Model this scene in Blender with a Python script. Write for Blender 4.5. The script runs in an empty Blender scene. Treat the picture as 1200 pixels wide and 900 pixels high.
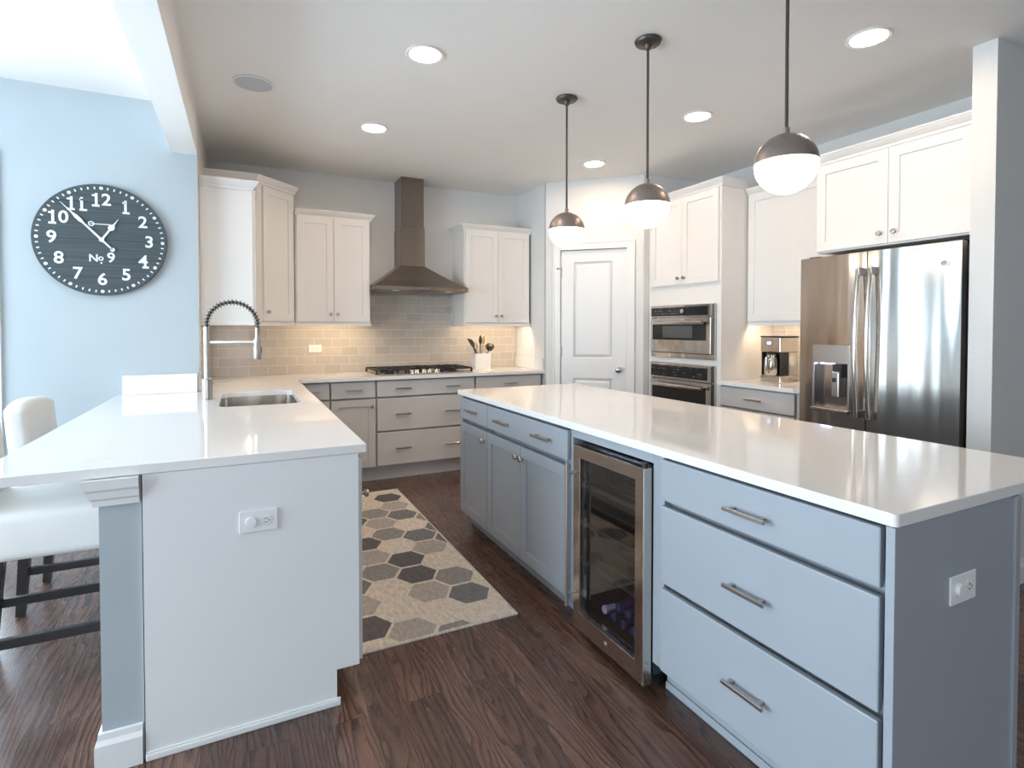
import bpy, bmesh, math, random
from mathutils import Matrix, Vector
random.seed(7)
C = bpy.context.scene
COL = C.collection
PI = math.pi

# ------------------------------------------------------------------ camera
cd = bpy.data.cameras.new('camera')
cam = bpy.data.objects.new('camera', cd)
COL.objects.link(cam)
cd.sensor_fit = 'HORIZONTAL'
cd.sensor_width = 36.0
cd.lens = 640.08 * 36.0 / 1200.0
cd.shift_x = -(600.82 - 600.0) / 1200.0
cd.shift_y = (397.85 - 450.0) / 1200.0
cd.clip_start = 0.02
cam.location = (0, 0, 1.3266)
cam.rotation_euler = (PI / 2 - 0.0208, 0, -0.4599)
C.camera = cam

# ------------------------------------------------------------------ light and exposure
C.view_settings.view_transform = 'Standard'
C.view_settings.look = 'None'
C.view_settings.gamma = 1.0
C.view_settings.use_curve_mapping = False
C.view_settings.exposure = 0.28
world = bpy.data.worlds.new('daylight')
C.world = world
world.use_nodes = True
wb = world.node_tree.nodes['Background']
wb.inputs[0].default_value = (0.62, 0.80, 1.0, 1)
wb.inputs[1].default_value = 1.6
CAN, PENDANT, STRIP = 102.0, 4.5, 50.0
WARM = (1.0, 0.75, 0.53)


def area(name, loc, rot, sx, sy, power, color):
    l = bpy.data.lights.new(name, 'AREA')
    l.shape = 'RECTANGLE'
    l.size, l.size_y, l.energy, l.color = sx, sy, power, color
    o = bpy.data.objects.new(name, l)
    o.location, o.rotation_euler = loc, rot
    COL.objects.link(o)
    return o


# daylight through the breakfast nook windows (left wall and nook end wall), plus an added rear fill
area('daylight_left', (-3.56, 1.75, 1.35), (0, -PI / 2, 0), 2.05, 3.3, 205, (0.75, 0.885, 1.0))
area('daylight_nook', (-2.22, 4.25, 1.25), (-PI / 2, 0, 0), 1.95, 2.1, 95, (0.66, 0.84, 1.0))
area('fill_rear', (-1.0, -4.6, 1.5), (PI / 2, 0, 0), 2.6, 1.9, 50, (0.92, 0.96, 1.0))  # added fill, tuned for the panels that face the camera


# ------------------------------------------------------------------ materials
def srgb(r, g, b):
    f = lambda c: (c / 255 / 12.92) if c / 255 <= 0.04045 else ((c / 255 + 0.055) / 1.055) ** 2.4
    return (f(r), f(g), f(b), 1)


def mat(name, color, rough=0.5, metal=0.0, **kw):
    m = bpy.data.materials.new(name)
    m.use_nodes = True
    b = m.node_tree.nodes['Principled BSDF']
    b.inputs['Base Color'].default_value = color if len(color) == 4 else (*color, 1)
    b.inputs['Roughness'].default_value = rough
    b.inputs['Metallic'].default_value = metal
    for k, v in kw.items():
        b.inputs[k].default_value = v
    return m


class N:
    """small node helper"""
    def __init__(self, m):
        self.t = m.node_tree
        self.b = self.t.nodes['Principled BSDF']

    def new(self, typ, **kw):
        n = self.t.nodes.new(typ)
        for k, v in kw.items():
            if k in n.inputs.keys():
                n.inputs[k].default_value = v
            else:
                setattr(n, k, v)
        return n

    def l(self, a, b):
        self.t.links.new(a, b)


def coords(n, order='xyz', scale=(1, 1, 1), offset=(0, 0, 0)):
    tc = n.new('ShaderNodeTexCoord')
    s = n.new('ShaderNodeSeparateXYZ')
    n.l(tc.outputs['Object'], s.inputs[0])
    c = n.new('ShaderNodeCombineXYZ')
    for i, a in enumerate(order):
        n.l(s.outputs['xyz'.index(a)], c.inputs[i])
    mp = n.new('ShaderNodeMapping')
    mp.inputs['Scale'].default_value = scale
    mp.inputs['Location'].default_value = offset
    n.l(c.outputs[0], mp.inputs[0])
    return mp.outputs[0]


def ramp(n, fac, stops):
    r = n.new('ShaderNodeValToRGB')
    els = r.color_ramp.elements
    while len(els) < len(stops):
        els.new(0.5)
    for e, (p, c) in zip(els, stops):
        e.position = p
        e.color = c
    n.l(fac, r.inputs[0])
    return r.outputs[0]


def mixc(n, fac, a, b, typ='MIX'):
    m = n.new('ShaderNodeMix', data_type='RGBA', blend_type=typ)
    for sock, v in ((m.inputs[0], fac), (m.inputs[6], a), (m.inputs[7], b)):
        if hasattr(v, 'links'):
            n.l(v, sock)
        else:
            sock.default_value = v
    return m.outputs[2]


def bump(n, h, strength=0.1, dist=0.002):
    b = n.new('ShaderNodeBump')
    b.inputs['Strength'].default_value = strength
    b.inputs['Distance'].default_value = dist
    n.l(h, b.inputs['Height'])
    n.l(b.outputs[0], n.b.inputs['Normal'])


def painted(name, color, rough=0.45, amount=0.03):
    m = mat(name, color, rough)
    n = N(m)
    v = coords(n)
    t = n.new('ShaderNodeTexNoise', Scale=3.0, Detail=4.0)
    n.l(v, t.inputs['Vector'])
    c = [x * (1 - amount) for x in color[:3]] + [1]
    d = [min(1, x * (1 + amount)) for x in color[:3]] + [1]
    n.l(ramp(n, t.outputs[0], [(0.3, c), (0.7, d)]), n.b.inputs['Base Color'])
    t2 = n.new('ShaderNodeTexNoise', Scale=260.0, Detail=2.0)
    n.l(v, t2.inputs['Vector'])
    bump(n, t2.outputs[0], 0.05, 0.001)
    return m


WHITE = painted('white_cabinet_paint', (0.80, 0.785, 0.765, 1), 0.38, 0.01)
BASEW = painted('shaded_white_cabinet_paint', (0.60, 0.585, 0.57, 1), 0.4, 0.01)  # white cabinet paint with the lower runs' shade put into the colour
GREY = painted('grey_island_paint', (0.345, 0.372, 0.408, 1), 0.38, 0.015)
WALLW = painted('pale_wall_paint', (0.74, 0.735, 0.72, 1), 0.6, 0.02)
BLUE = painted('pale_blue_wall_paint', (0.43, 0.485, 0.515, 1), 0.6, 0.02)
CEIL = painted('ceiling_paint', (0.885, 0.87, 0.85, 1), 0.7, 0.01)
TRIM = painted('white_trim_paint', (0.82, 0.82, 0.82, 1), 0.35, 0.01)
JAMBGAP = DARKGAP = mat('gap_shade_black', (0.012, 0.012, 0.013), 0.6)
BLACK = mat('black_gloss', (0.012, 0.012, 0.013), 0.12)
IRON = mat('cast_iron', (0.018, 0.018, 0.019), 0.5)
BLACKP = mat('black_plastic', (0.02, 0.02, 0.022), 0.35)
PLASTICW = mat('white_plastic', (0.85, 0.85, 0.85), 0.3)
CERAMIC = mat('white_ceramic', (0.85, 0.83, 0.80), 0.25)
CHROME = mat('chrome', (0.75, 0.74, 0.73), 0.12, 1.0)
NICKEL = mat('brushed_nickel', (0.46, 0.43, 0.40), 0.28, 1.0)
BRONZE = mat('dark_bronze', (0.10, 0.088, 0.08), 0.42, 0.75)
PEWTER = mat('pewter_shade', (0.30, 0.26, 0.235), 0.4, 0.8)
ESPRESSO = mat('espresso_wood', (0.022, 0.02, 0.021), 0.3)
WOODT = mat('pale_wood_utensil', (0.55, 0.38, 0.22), 0.5)


ANISO = 0.8
def steel(name, color, rough, vert=True):
    m = mat(name, color, rough, 1.0)
    n = N(m)
    v = coords(n, 'xyz', (3, 3, 400))
    t = n.new('ShaderNodeTexNoise', Scale=1.0, Detail=3.0)
    n.l(v, t.inputs['Vector'])
    tg = n.new('ShaderNodeTangent', direction_type='RADIAL', axis='Z')
    n.l(tg.outputs[0], n.b.inputs['Tangent'])
    n.b.inputs['Anisotropic'].default_value = ANISO
    n.b.inputs['Anisotropic Rotation'].default_value = 0.25
    mr = n.new('ShaderNodeMapRange')
    mr.inputs['To Min'].default_value = rough * 0.8
    mr.inputs['To Max'].default_value = rough * 1.25
    n.l(t.outputs[0], mr.inputs[0])
    n.l(mr.outputs[0], n.b.inputs['Roughness'])
    # slow waviness of the sheet metal, which draws the reflections out into soft vertical bands
    v2 = coords(n, 'xyz', (7, 7, 0.6))
    t2 = n.new('ShaderNodeTexNoise', Scale=1.0, Detail=1.0)
    n.l(v2, t2.inputs['Vector'])
    bump(n, t2.outputs[0], 0.4, 0.02)
    return m


STEEL = steel('brushed_stainless', (0.60, 0.56, 0.52), 0.14)
STEELH = steel('hood_stainless', (0.27, 0.235, 0.205), 0.3)
STEELD = mat('dark_stainless', (0.30, 0.28, 0.265), 0.3, 1.0)


def quartz():
    m = mat('white_quartz', (0.82, 0.81, 0.80), 0.06)
    n = N(m)
    v = coords(n)
    t = n.new('ShaderNodeTexNoise', Scale=1.3, Detail=8.0, Roughness=0.6, Distortion=1.2)
    n.l(v, t.inputs['Vector'])
    vein = ramp(n, t.outputs[0], [(0.485, (0, 0, 0, 1)), (0.5, (1, 1, 1, 1)), (0.515, (0, 0, 0, 1))])
    t2 = n.new('ShaderNodeTexNoise', Scale=4.0, Detail=3.0)
    n.l(v, t2.inputs['Vector'])
    patch = ramp(n, t2.outputs[0], [(0.5, (0, 0, 0, 1)), (0.7, (0.35, 0.35, 0.35, 1))])
    f = mixc(n, 1.0, vein, patch, 'MULTIPLY')
    n.l(mixc(n, f, (0.83, 0.815, 0.80, 1), (0.60, 0.59, 0.58, 1)), n.b.inputs['Base Color'])
    return m


QUARTZ = quartz()


def floor_mat():
    m = mat('dark_oak_planks', (0.08, 0.045, 0.03), 0.25)
    n = N(m)
    v = coords(n, 'yxz')
    br = n.new('ShaderNodeTexBrick', offset=0.37, offset_frequency=2)
    br.inputs['Scale'].default_value = 1.0
    br.inputs['Brick Width'].default_value = 1.15
    br.inputs['Row Height'].default_value = 0.127
    br.inputs['Mortar Size'].default_value = 0.0012
    br.inputs['Color1'].default_value = (0.0, 0.0, 0.0, 1)
    br.inputs['Color2'].default_value = (1.0, 1.0, 1.0, 1)
    br.inputs['Mortar'].default_value = (0.5, 0.5, 0.5, 1)
    n.l(v, br.inputs['Vector'])
    # shift the grain per plank
    ad = n.new('ShaderNodeVectorMath', operation='MULTIPLY_ADD')
    n.l(br.outputs['Color'], ad.inputs[0])
    ad.inputs[1].default_value = (7.3, 3.1, 5.0)
    v1 = coords(n, 'xyz', (1, 1, 1))
    n.l(v1, ad.inputs[2])
    mp = n.new('ShaderNodeMapping')
    mp.inputs['Scale'].default_value = (5.5, 0.9, 1)
    n.l(ad.outputs[0], mp.inputs[0])
    g = n.new('ShaderNodeTexNoise', Scale=1.6, Detail=2.0, Roughness=0.45, Distortion=0.3)
    n.l(mp.outputs[0], g.inputs['Vector'])
    # cathedral rings from a sawtooth of the slow noise
    sx = n.new('ShaderNodeSeparateXYZ')
    n.l(ad.outputs[0], sx.inputs[0])
    m0 = n.new('ShaderNodeMath', operation='MULTIPLY')
    m0.inputs[1].default_value = 42.0
    n.l(sx.outputs[0], m0.inputs[0])
    mu = n.new('ShaderNodeMath', operation='MULTIPLY_ADD')
    mu.inputs[1].default_value = 11.0
    n.l(g.outputs[0], mu.inputs[0])
    n.l(m0.outputs[0], mu.inputs[2])
    fr = n.new('ShaderNodeMath', operation='FRACT')
    n.l(mu.outputs[0], fr.inputs[0])
    ring = ramp(n, fr.outputs[0], [(0.0, (0.9, 0.9, 0.9, 1)), (0.2, (0.75, 0.75, 0.75, 1)), (0.5, (0.12, 0.12, 0.12, 1)), (0.97, (0, 0, 0, 1)), (1.0, (0.9, 0.9, 0.9, 1))])
    fine = n.new('ShaderNodeTexNoise', Scale=1.0, Detail=4.0)
    v3 = coords(n, 'xyz', (160, 7, 1))
    n.l(v3, fine.inputs['Vector'])
    base = mixc(n, br.outputs['Color'], (0.105, 0.050, 0.035, 1), (0.205, 0.104, 0.072, 1))
    c1 = mixc(n, ring, base, mixc(n, 0.8, base, (0.014, 0.009, 0.008, 1)))
    fr2 = ramp(n, fine.outputs[0], [(0.42, (0, 0, 0, 1)), (0.62, (0.45, 0.45, 0.45, 1))])
    c2 = mixc(n, fr2, c1, mixc(n, 0.6, c1, (0.012, 0.008, 0.007, 1)))
    c3 = mixc(n, br.outputs['Fac'], c2, (0.015, 0.010, 0.008, 1))
    n.l(c3, n.b.inputs['Base Color'])
    r = n.new('ShaderNodeMapRange')
    r.inputs['To Min'].default_value = 0.2
    r.inputs['To Max'].default_value = 0.36
    n.b.inputs['Coat Weight'].default_value = 0.3
    n.b.inputs['Coat Roughness'].default_value = 0.24
    n.l(fine.outputs[0], r.inputs[0])
    n.l(r.outputs[0], n.b.inputs['Roughness'])
    bump(n, mixc(n, 0.5, ring, br.outputs['Fac']), -0.06, 0.002)
    return m


FLOOR = floor_mat()


def tile(order, offset):
    m = mat('taupe_subway_tile', (0.4, 0.36, 0.3), 0.14)
    n = N(m)
    v = coords(n, order, (1, 1, 1), offset)
    br = n.new('ShaderNodeTexBrick', offset=0.5, offset_frequency=2)
    br.inputs['Scale'].default_value = 1.0
    br.inputs['Brick Width'].default_value = 0.1555
    br.inputs['Row Height'].default_value = 0.0795
    br.inputs['Mortar Size'].default_value = 0.0022
    br.inputs['Mortar Smooth'].default_value = 0.1
    br.inputs['Color1'].default_value = (0.47, 0.43, 0.385, 1)
    br.inputs['Color2'].default_value = (0.54, 0.50, 0.45, 1)
    br.inputs['Mortar'].default_value = (0.66, 0.63, 0.59, 1)
    n.l(v, br.inputs['Vector'])
    n.l(br.outputs['Color'], n.b.inputs['Base Color'])
    bump(n, br.outputs['Fac'], -0.3, 0.002)
    return m


TILE_B = tile('xzy', (0.03, -0.914, 0))
TILE_S = tile('yzx', (0.02, -0.914, 0))


def fabric(name, color):
    m = mat(name, color, 0.85)
    n = N(m)
    v = coords(n, 'xyz', (1, 1, 1))
    t = n.new('ShaderNodeTexNoise', Scale=420.0, Detail=2.0)
    n.l(v, t.inputs['Vector'])
    t2 = n.new('ShaderNodeTexNoise', Scale=5.0, Detail=3.0)
    n.l(v, t2.inputs['Vector'])
    c = color
    n.l(ramp(n, t2.outputs[0], [(0.3, (c[0] * .94, c[1] * .94, c[2] * .94, 1)), (0.7, (*c[:3], 1))]), n.b.inputs['Base Color'])
    bump(n, t.outputs[0], 0.25, 0.001)
    return m


LINEN = fabric('cream_linen', (0.74, 0.72, 0.69))


def rug_mat(name, c):
    m = mat(name, c, 0.95)
    n = N(m)
    v = coords(n, 'xyz', (60, 22, 1))
    t = n.new('ShaderNodeTexNoise', Scale=1.0, Detail=6.0, Roughness=0.7)
    n.l(v, t.inputs['Vector'])
    a = [x * 0.72 for x in c[:3]] + [1]
    b = [min(1, x * 1.25) for x in c[:3]] + [1]
    n.l(ramp(n, t.outputs[0], [(0.3, a), (0.7, b)]), n.b.inputs['Base Color'])
    bump(n, t.outputs[0], 0.3, 0.002)
    return m


RUG = [rug_mat('rug_cream', (0.72, 0.64, 0.55)), rug_mat('rug_light_grey', (0.45, 0.41, 0.37)),
       rug_mat('rug_mid_grey', (0.30, 0.29, 0.275)), rug_mat('rug_slate', (0.20, 0.20, 0.205)),
       rug_mat('rug_charcoal', (0.135, 0.125, 0.125)), rug_mat('rug_edge', (0.66, 0.60, 0.53))]


def emit(name, color, s):
    m = bpy.data.materials.new(name)
    m.use_nodes = True
    b = m.node_tree.nodes['Principled BSDF']
    b.inputs['Base Color'].default_value = (0.8, 0.8, 0.8, 1)
    b.inputs['Emission Color'].default_value = (*color, 1)
    b.inputs['Emission Strength'].default_value = s
    return m


E_CAN = emit('lit_downlight', WARM, CAN)
E_GLOBE = emit('lit_opal_glass', (1.0, 0.88, 0.74), PENDANT)
E_STRIP = emit('lit_led_strip', (1.0, 0.76, 0.50), STRIP)
E_LCD = emit('lit_blue_display', (0.16, 0.28, 1.0), 1.6)
E_DISP = emit('lit_dispenser_lamp', (0.45, 0.42, 1.0), 45.0)
E_COOL = emit('lit_cooler_lamp', (0.5, 0.58, 1.0), 60.0)


def keypad():
    m = mat('black_keypad_glass', (0.012, 0.012, 0.013), 0.12)
    n = N(m)
    v = coords(n, 'xzy')
    br = n.new('ShaderNodeTexBrick', offset=0.0, offset_frequency=2)
    br.inputs['Scale'].default_value = 1.0
    br.inputs['Brick Width'].default_value = 0.026
    br.inputs['Row Height'].default_value = 0.024
    br.inputs['Mortar Size'].default_value = 0.0075
    br.inputs['Color1'].default_value = (0.03, 0.03, 0.03, 1)
    br.inputs['Color2'].default_value = (0.22, 0.22, 0.21, 1)
    br.inputs['Mortar'].default_value = (0.012, 0.012, 0.013, 1)
    n.l(v, br.inputs['Vector'])
    t = n.new('ShaderNodeTexNoise', Scale=14.0, Detail=0.0)
    n.l(v, t.inputs['Vector'])
    n.l(mixc(n, ramp(n, t.outputs[0], [(0.45, (0, 0, 0, 1)), (0.55, (1, 1, 1, 1))]), (0.012, 0.012, 0.013, 1), br.outputs['Color']), n.b.inputs['Base Color'])
    return m


KEYPAD = keypad()


def tinted_glass(name, tint, refl):
    m = bpy.data.materials.new(name)
    m.use_nodes = True
    t = m.node_tree
    for nd in list(t.nodes):
        if nd.type != 'OUTPUT_MATERIAL':
            t.nodes.remove(nd)
    out = [x for x in t.nodes if x.type == 'OUTPUT_MATERIAL'][0]
    tr = t.nodes.new('ShaderNodeBsdfTransparent')
    tr.inputs[0].default_value = tint
    gl = t.nodes.new('ShaderNodeBsdfGlossy')
    gl.inputs['Roughness'].default_value = 0.02
    gl.inputs['Color'].default_value = (1, 1, 1, 1)
    lw = t.nodes.new('ShaderNodeFresnel')
    lw.inputs['IOR'].default_value = refl
    mx = t.nodes.new('ShaderNodeMixShader')
    ge = t.nodes.new('ShaderNodeNewGeometry')
    fr = t.nodes.new('ShaderNodeMath')
    fr.operation = 'SUBTRACT'
    fr.inputs[0].default_value = 1.0
    t.links.new(ge.outputs['Backfacing'], fr.inputs[1])
    mu = t.nodes.new('ShaderNodeMath')
    mu.operation = 'MULTIPLY'
    t.links.new(fr.outputs[0], mu.inputs[0])
    t.links.new(lw.outputs[0], mu.inputs[1])
    t.links.new(mu.outputs[0], mx.inputs[0])
    t.links.new(tr.outputs[0], mx.inputs[1])
    t.links.new(gl.outputs[0], mx.inputs[2])
    t.links.new(mx.outputs[0], out.inputs[0])
    return m


GLASS_D = tinted_glass('smoked_glass', (0.75, 0.75, 0.78, 1), 2.0)
GLASS_C = tinted_glass('clear_window_glass', (0.97, 0.98, 0.98, 1), 1.35)


# ------------------------------------------------------------------ mesh builder
class MB:
    def __init__(self):
        self.bm = bmesh.new()

    def merge(self, b, mi=0, smooth=False, M=None):
        if M is not None:
            b.transform(M)
        for f in b.faces:
            f.material_index = mi
            f.smooth = smooth
        me = bpy.data.meshes.new('tmp')
        b.to_mesh(me)
        b.free()
        self.bm.from_mesh(me)
        bpy.data.meshes.remove(me)
        return self

    def box(self, x0, x1, y0, y1, z0, z1, bev=0.0, seg=1, mi=0, smooth=False, M=None):
        b = bmesh.new()
        bmesh.ops.create_cube(b, size=1)
        for v in b.verts:
            v.co = Vector(((x0 + x1) / 2 + v.co.x * (x1 - x0), (y0 + y1) / 2 + v.co.y * (y1 - y0), (z0 + z1) / 2 + v.co.z * (z1 - z0)))
        if bev > 0:
            bev = min(bev, 0.45 * min(abs(x1 - x0), abs(y1 - y0), abs(z1 - z0)))
            bmesh.ops.bevel(b, geom=b.edges[:], offset=bev, segments=seg, profile=0.5, affect='EDGES')
        return self.merge(b, mi, smooth, M)

    def prism(self, poly, z0, z1, mi=0, M=None, bev=0.0):
        b = bmesh.new()
        lo = [b.verts.new((x, y, z0)) for x, y in poly]
        hi = [b.verts.new((x, y, z1)) for x, y in poly]
        n = len(poly)
        b.faces.new(lo[::-1])
        b.faces.new(hi)
        for i in range(n):
            b.faces.new((lo[i], lo[(i + 1) % n], hi[(i + 1) % n], hi[i]))
        bmesh.ops.recalc_face_normals(b, faces=b.faces[:])
        if bev:
            bmesh.ops.bevel(b, geom=b.edges[:], offset=bev, segments=1, affect='EDGES')
        return self.merge(b, mi, False, M)

    def tube(self, pts, r, n=10, mi=0, caps=True, closed=False, M=None):
        pts = [Vector(p) for p in pts]
        k = len(pts)
        rs = r if isinstance(r, (list, tuple)) else [r] * k
        b = bmesh.new()
        rings = []
        prev = None
        for i, p in enumerate(pts):
            a = pts[(i - 1) % k] if (closed or i > 0) else p
            c = pts[(i + 1) % k] if (closed or i < k - 1) else p
            t = (c - a)
            t = t.normalized() if t.length > 1e-9 else Vector((0, 0, 1))
            if prev is None:
                u = t.orthogonal().normalized()
            else:
                u = (prev - t * prev.dot(t))
                u = u.normalized() if u.length > 1e-6 else t.orthogonal().normalized()
            prev = u
            w = t.cross(u)
            rings.append([b.verts.new(p + rs[i] * (math.cos(2 * PI * j / n) * u + math.sin(2 * PI * j / n) * w)) for j in range(n)])
        m = k if closed else k - 1
        for i in range(m):
            A, B = rings[i], rings[(i + 1) % k]
            for j in range(n):
                b.faces.new((A[j], A[(j + 1) % n], B[(j + 1) % n], B[j]))
        if caps and not closed:
            b.faces.new(rings[0][::-1])
            b.faces.new(rings[-1])
        bmesh.ops.recalc_face_normals(b, faces=b.faces[:])
        return self.merge(b, mi, True, M)

    def cyl(self, p0, p1, r, n=20, mi=0, r1=None):
        return self.tube([p0, p1], [r, r if r1 is None else r1], n, mi)

    def lathe(self, prof, n=32, mi=0, M=None, smooth=True):
        """prof: (radius, z) list about the local z axis"""
        b = bmesh.new()
        rings = []
        for r, z in prof:
            if r < 1e-6:
                rings.append([b.verts.new((0, 0, z))])
            else:
                rings.append([b.verts.new((r * math.cos(2 * PI * j / n), r * math.sin(2 * PI * j / n), z)) for j in range(n)])
        for A, B in zip(rings, rings[1:]):
            for j in range(n):
                q = [A[j % len(A)], A[(j + 1) % n % len(A)], B[(j + 1) % n % len(B)], B[j % len(B)]]
                u = []
                for v in q:
                    if v not in u:
                        u.append(v)
                if len(u) > 2:
                    b.faces.new(u)
        bmesh.ops.recalc_face_normals(b, faces=b.faces[:])
        return self.merge(b, mi, smooth, M)

    def sweep(self, path, prof, mi=0, M=None, closed=False):
        """profile (out, z) swept along a 2D path, out = right of the direction, mitred corners"""
        P = [Vector(p) for p in path]
        k = len(P)
        dirs = []
        for i in range(k):
            d0 = (P[i] - P[i - 1]).normalized() if (i > 0 or closed) else None
            d1 = (P[(i + 1) % k] - P[i]).normalized() if (i < k - 1 or closed) else None
            d0 = d0 or d1
            d1 = d1 or d0
            n0, n1 = Vector((d0.y, -d0.x)), Vector((d1.y, -d1.x))
            s = (n0 + n1).normalized()
            dirs.append(s / max(0.3, s.dot(n0)))
        b = bmesh.new()
        rings = [[b.verts.new((p.x + d.x * o, p.y + d.y * o, z)) for o, z in prof] for p, d in zip(P, dirs)]
        m = len(prof)
        for i in range(k if closed else k - 1):
            A, B = rings[i], rings[(i + 1) % k]
            for j in range(m):
                b.faces.new((A[j], A[(j + 1) % m], B[(j + 1) % m], B[j]))
        if not closed:
            b.faces.new(rings[0])
            b.faces.new(rings[-1][::-1])
        bmesh.ops.recalc_face_normals(b, faces=b.faces[:])
        return self.merge(b, mi, False, M)

    def curve2d(self, loops, z0, z1, mi=0, bev=0.0, M=None):
        """filled outline with holes"""
        cu = bpy.data.curves.new('tmp', 'CURVE')
        cu.dimensions = '2D'
        cu.fill_mode = 'BOTH'
        cu.extrude = (z1 - z0) / 2 - bev
        cu.bevel_depth = bev
        cu.bevel_resolution = 1
        if bev:
            cu.offset = -bev
        for L in loops:
            s = cu.splines.new('POLY')
            s.points.add(len(L) - 1)
            for p, (x, y) in zip(s.points, L):
                p.co = (x, y, 0, 1)
            s.use_cyclic_u = True
        self._conv(cu, mi, Matrix.Translation((0, 0, (z0 + z1) / 2)) if M is None else M @ Matrix.Translation((0, 0, (z0 + z1) / 2)))
        return self

    def text(self, s, size, mi=0, M=None, extrude=0.001, offset=0.0, align='CENTER'):
        cu = bpy.data.curves.new('tmp', 'FONT')
        cu.body = s
        cu.size = size
        cu.align_x = align
        cu.align_y = 'CENTER'
        cu.extrude = extrude
        cu.offset = offset
        self._conv(cu, mi, M)
        return self

    def _conv(self, cu, mi, M):
        o = bpy.data.objects.new('tmp', cu)
        COL.objects.link(o)
        dg = bpy.context.evaluated_depsgraph_get()
        dg.update()
        me = bpy.data.meshes.new_from_object(o.evaluated_get(dg))
        bpy.data.objects.remove(o)
        bpy.data.curves.remove(cu)
        b = bmesh.new()
        b.from_mesh(me)
        bpy.data.meshes.remove(me)
        bmesh.ops.remove_doubles(b, verts=b.verts[:], dist=1e-6)
        self.merge(b, mi, False, M)

    def build(self, name, mats, parent=None, **kw):
        me = bpy.data.meshes.new(name)
        self.bm.to_mesh(me)
        self.bm.free()
        if not isinstance(mats, (list, tuple)):
            mats = [mats]
        for m in mats:
            me.materials.append(m)
        flags = [p.use_smooth for p in me.polygons]
        me.set_sharp_from_angle(angle=math.radians(38))
        me.polygons.foreach_set('use_smooth', flags)
        o = bpy.data.objects.new(name, me)
        COL.objects.link(o)
        if parent is not None:
            o.parent = parent
        for k, v in kw.items():
            o[k] = v
        return o


def R2(x0, y0, x1, y1, r=0.0, n=6):
    """rectangle loop, rounded corners"""
    if r <= 0:
        return [(x0, y0), (x1, y0), (x1, y1), (x0, y1)]
    out = []
    for cx, cy, a in ((x1 - r, y0 + r, -90), (x1 - r, y1 - r, 0), (x0 + r, y1 - r, 90), (x0 + r, y0 + r, 180)):
        for i in range(n + 1):
            t = math.radians(a + 90 * i / n)
            out.append((cx + r * math.cos(t), cy + r * math.sin(t)))
    return out


def tag(o, label, cat, group=None, kind=None):
    o['label'] = label
    o['category'] = cat
    if group:
        o['group'] = group
    if kind:
        o['kind'] = kind
    return o


def thing(name, label, cat, loc=(0, 0, 0), rz=0.0, group=None):
    o = bpy.data.objects.new(name, None)
    o.empty_display_size = 0.1
    o.location = loc
    o.rotation_euler = (0, 0, rz)
    COL.objects.link(o)
    return tag(o, label, cat, group)


def structure(o, label, cat):
    return tag(o, label, cat, None, 'structure')


def copy_tree(o, parent=None):
    c = o.copy()
    COL.objects.link(c)
    c.parent = parent
    for ch in list(o.children):
        copy_tree(ch, c)
    return c


RX90 = Matrix.Rotation(PI / 2, 4, 'X')      # local xy drawing stands up: x right, y up, +z towards -y
H = 2.74                                     # ceiling
YW = 5.29                                    # kitchen back wall
YN = 4.07                                    # breakfast nook end wall
XL = -0.25                                   # kitchen left wall
XR = 4.0                                     # right wall

# ------------------------------------------------------------------ the setting
structure(MB().box(-3.6, 6.6, -4.8, 5.5, -0.1, 0.0).build('floor', FLOOR), 'dark brown oak plank floor running to the back wall', 'floor')
structure(MB().box(-3.6, 6.6, -4.8, 5.5, H, H + 0.1).build('ceiling', CEIL), 'white painted ceiling over kitchen and nook', 'ceiling')
structure(MB().box(XL - 0.14, XR + 0.15, YW, YW + 0.12, 0, H).build('wall_back', WALLW), 'pale wall behind the range hood and upper cabinets', 'wall')
structure(MB().box(XL - 0.14, XL, YN + 0.0, YW, 0, H).build('wall_left', WALLW), 'pale wall at the left end of the kitchen run', 'wall')
# nook end wall with a glazed opening left of the clock
m = MB()
m.box(-1.228, XL - 0.14, YN, YN + 0.14, 0, H)
m.box(-3.5, -1.228, YN, YN + 0.14, 2.25, H)
m.box(-3.5, -1.228, YN, YN + 0.14, 0, 0.12)
m.box(-3.5, -3.25, YN, YN + 0.14, 0.12, 2.25)
m.box(XL - 0.14, XL - 0.0005, YN - 0.0005, YN + 0.02, 0, 2.44)
structure(m.build('wall_nook', BLUE), 'pale blue breakfast nook wall carrying the round clock', 'wall')
m = MB()
m.box(-3.6, -3.46, -4.8, YN + 0.14, 2.4, H)
m.box(-3.6, -3.46, -4.8, YN + 0.14, 0, 0.3)
m.box(-3.6, -3.46, -4.8, 0.05, 0.3, 2.4)
m.box(-3.6, -3.46, 3.4, YN + 0.14, 0.3, 2.4)
structure(m.build('wall_nook_side', BLUE), 'pale blue nook side wall around the wide window', 'wall')
m = MB()
m.box(-3.6, 6.6, -4.8, -4.68, 0, 0.5)
m.box(-3.6, 6.6, -4.8, -4.68, 2.45, H)
m.box(-3.6, -2.4, -4.8, -4.68, 0.5, 2.45)
m.box(0.4, 6.6, -4.8, -4.68, 0.5, 2.45)
structure(m.build('wall_front', WALLW), 'pale wall behind the viewer with a window', 'wall')
structure(MB().box(6.5, 6.6, -4.68, 1.9, 0, H).build('wall_dining', WALLW), 'pale far wall of the room beyond the fridge wall', 'wall')
structure(MB().box(XR + 0.15, 6.5, 1.36, 1.46, 0, H).build('wall_dining_end', WALLW), 'pale end wall of the room beyond the fridge wall', 'wall')
structure(MB().box(XR, XR + 0.15, 1.36, YW, 0, H).build('wall_right', WALLW), 'pale wall behind the fridge and coffee counter', 'wall')
structure(MB().box(3.31, XR, 1.36, 1.462, 0, H).build('wall_fridge', WALLW), 'pale wall end standing right of the steel fridge', 'wall')
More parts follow.
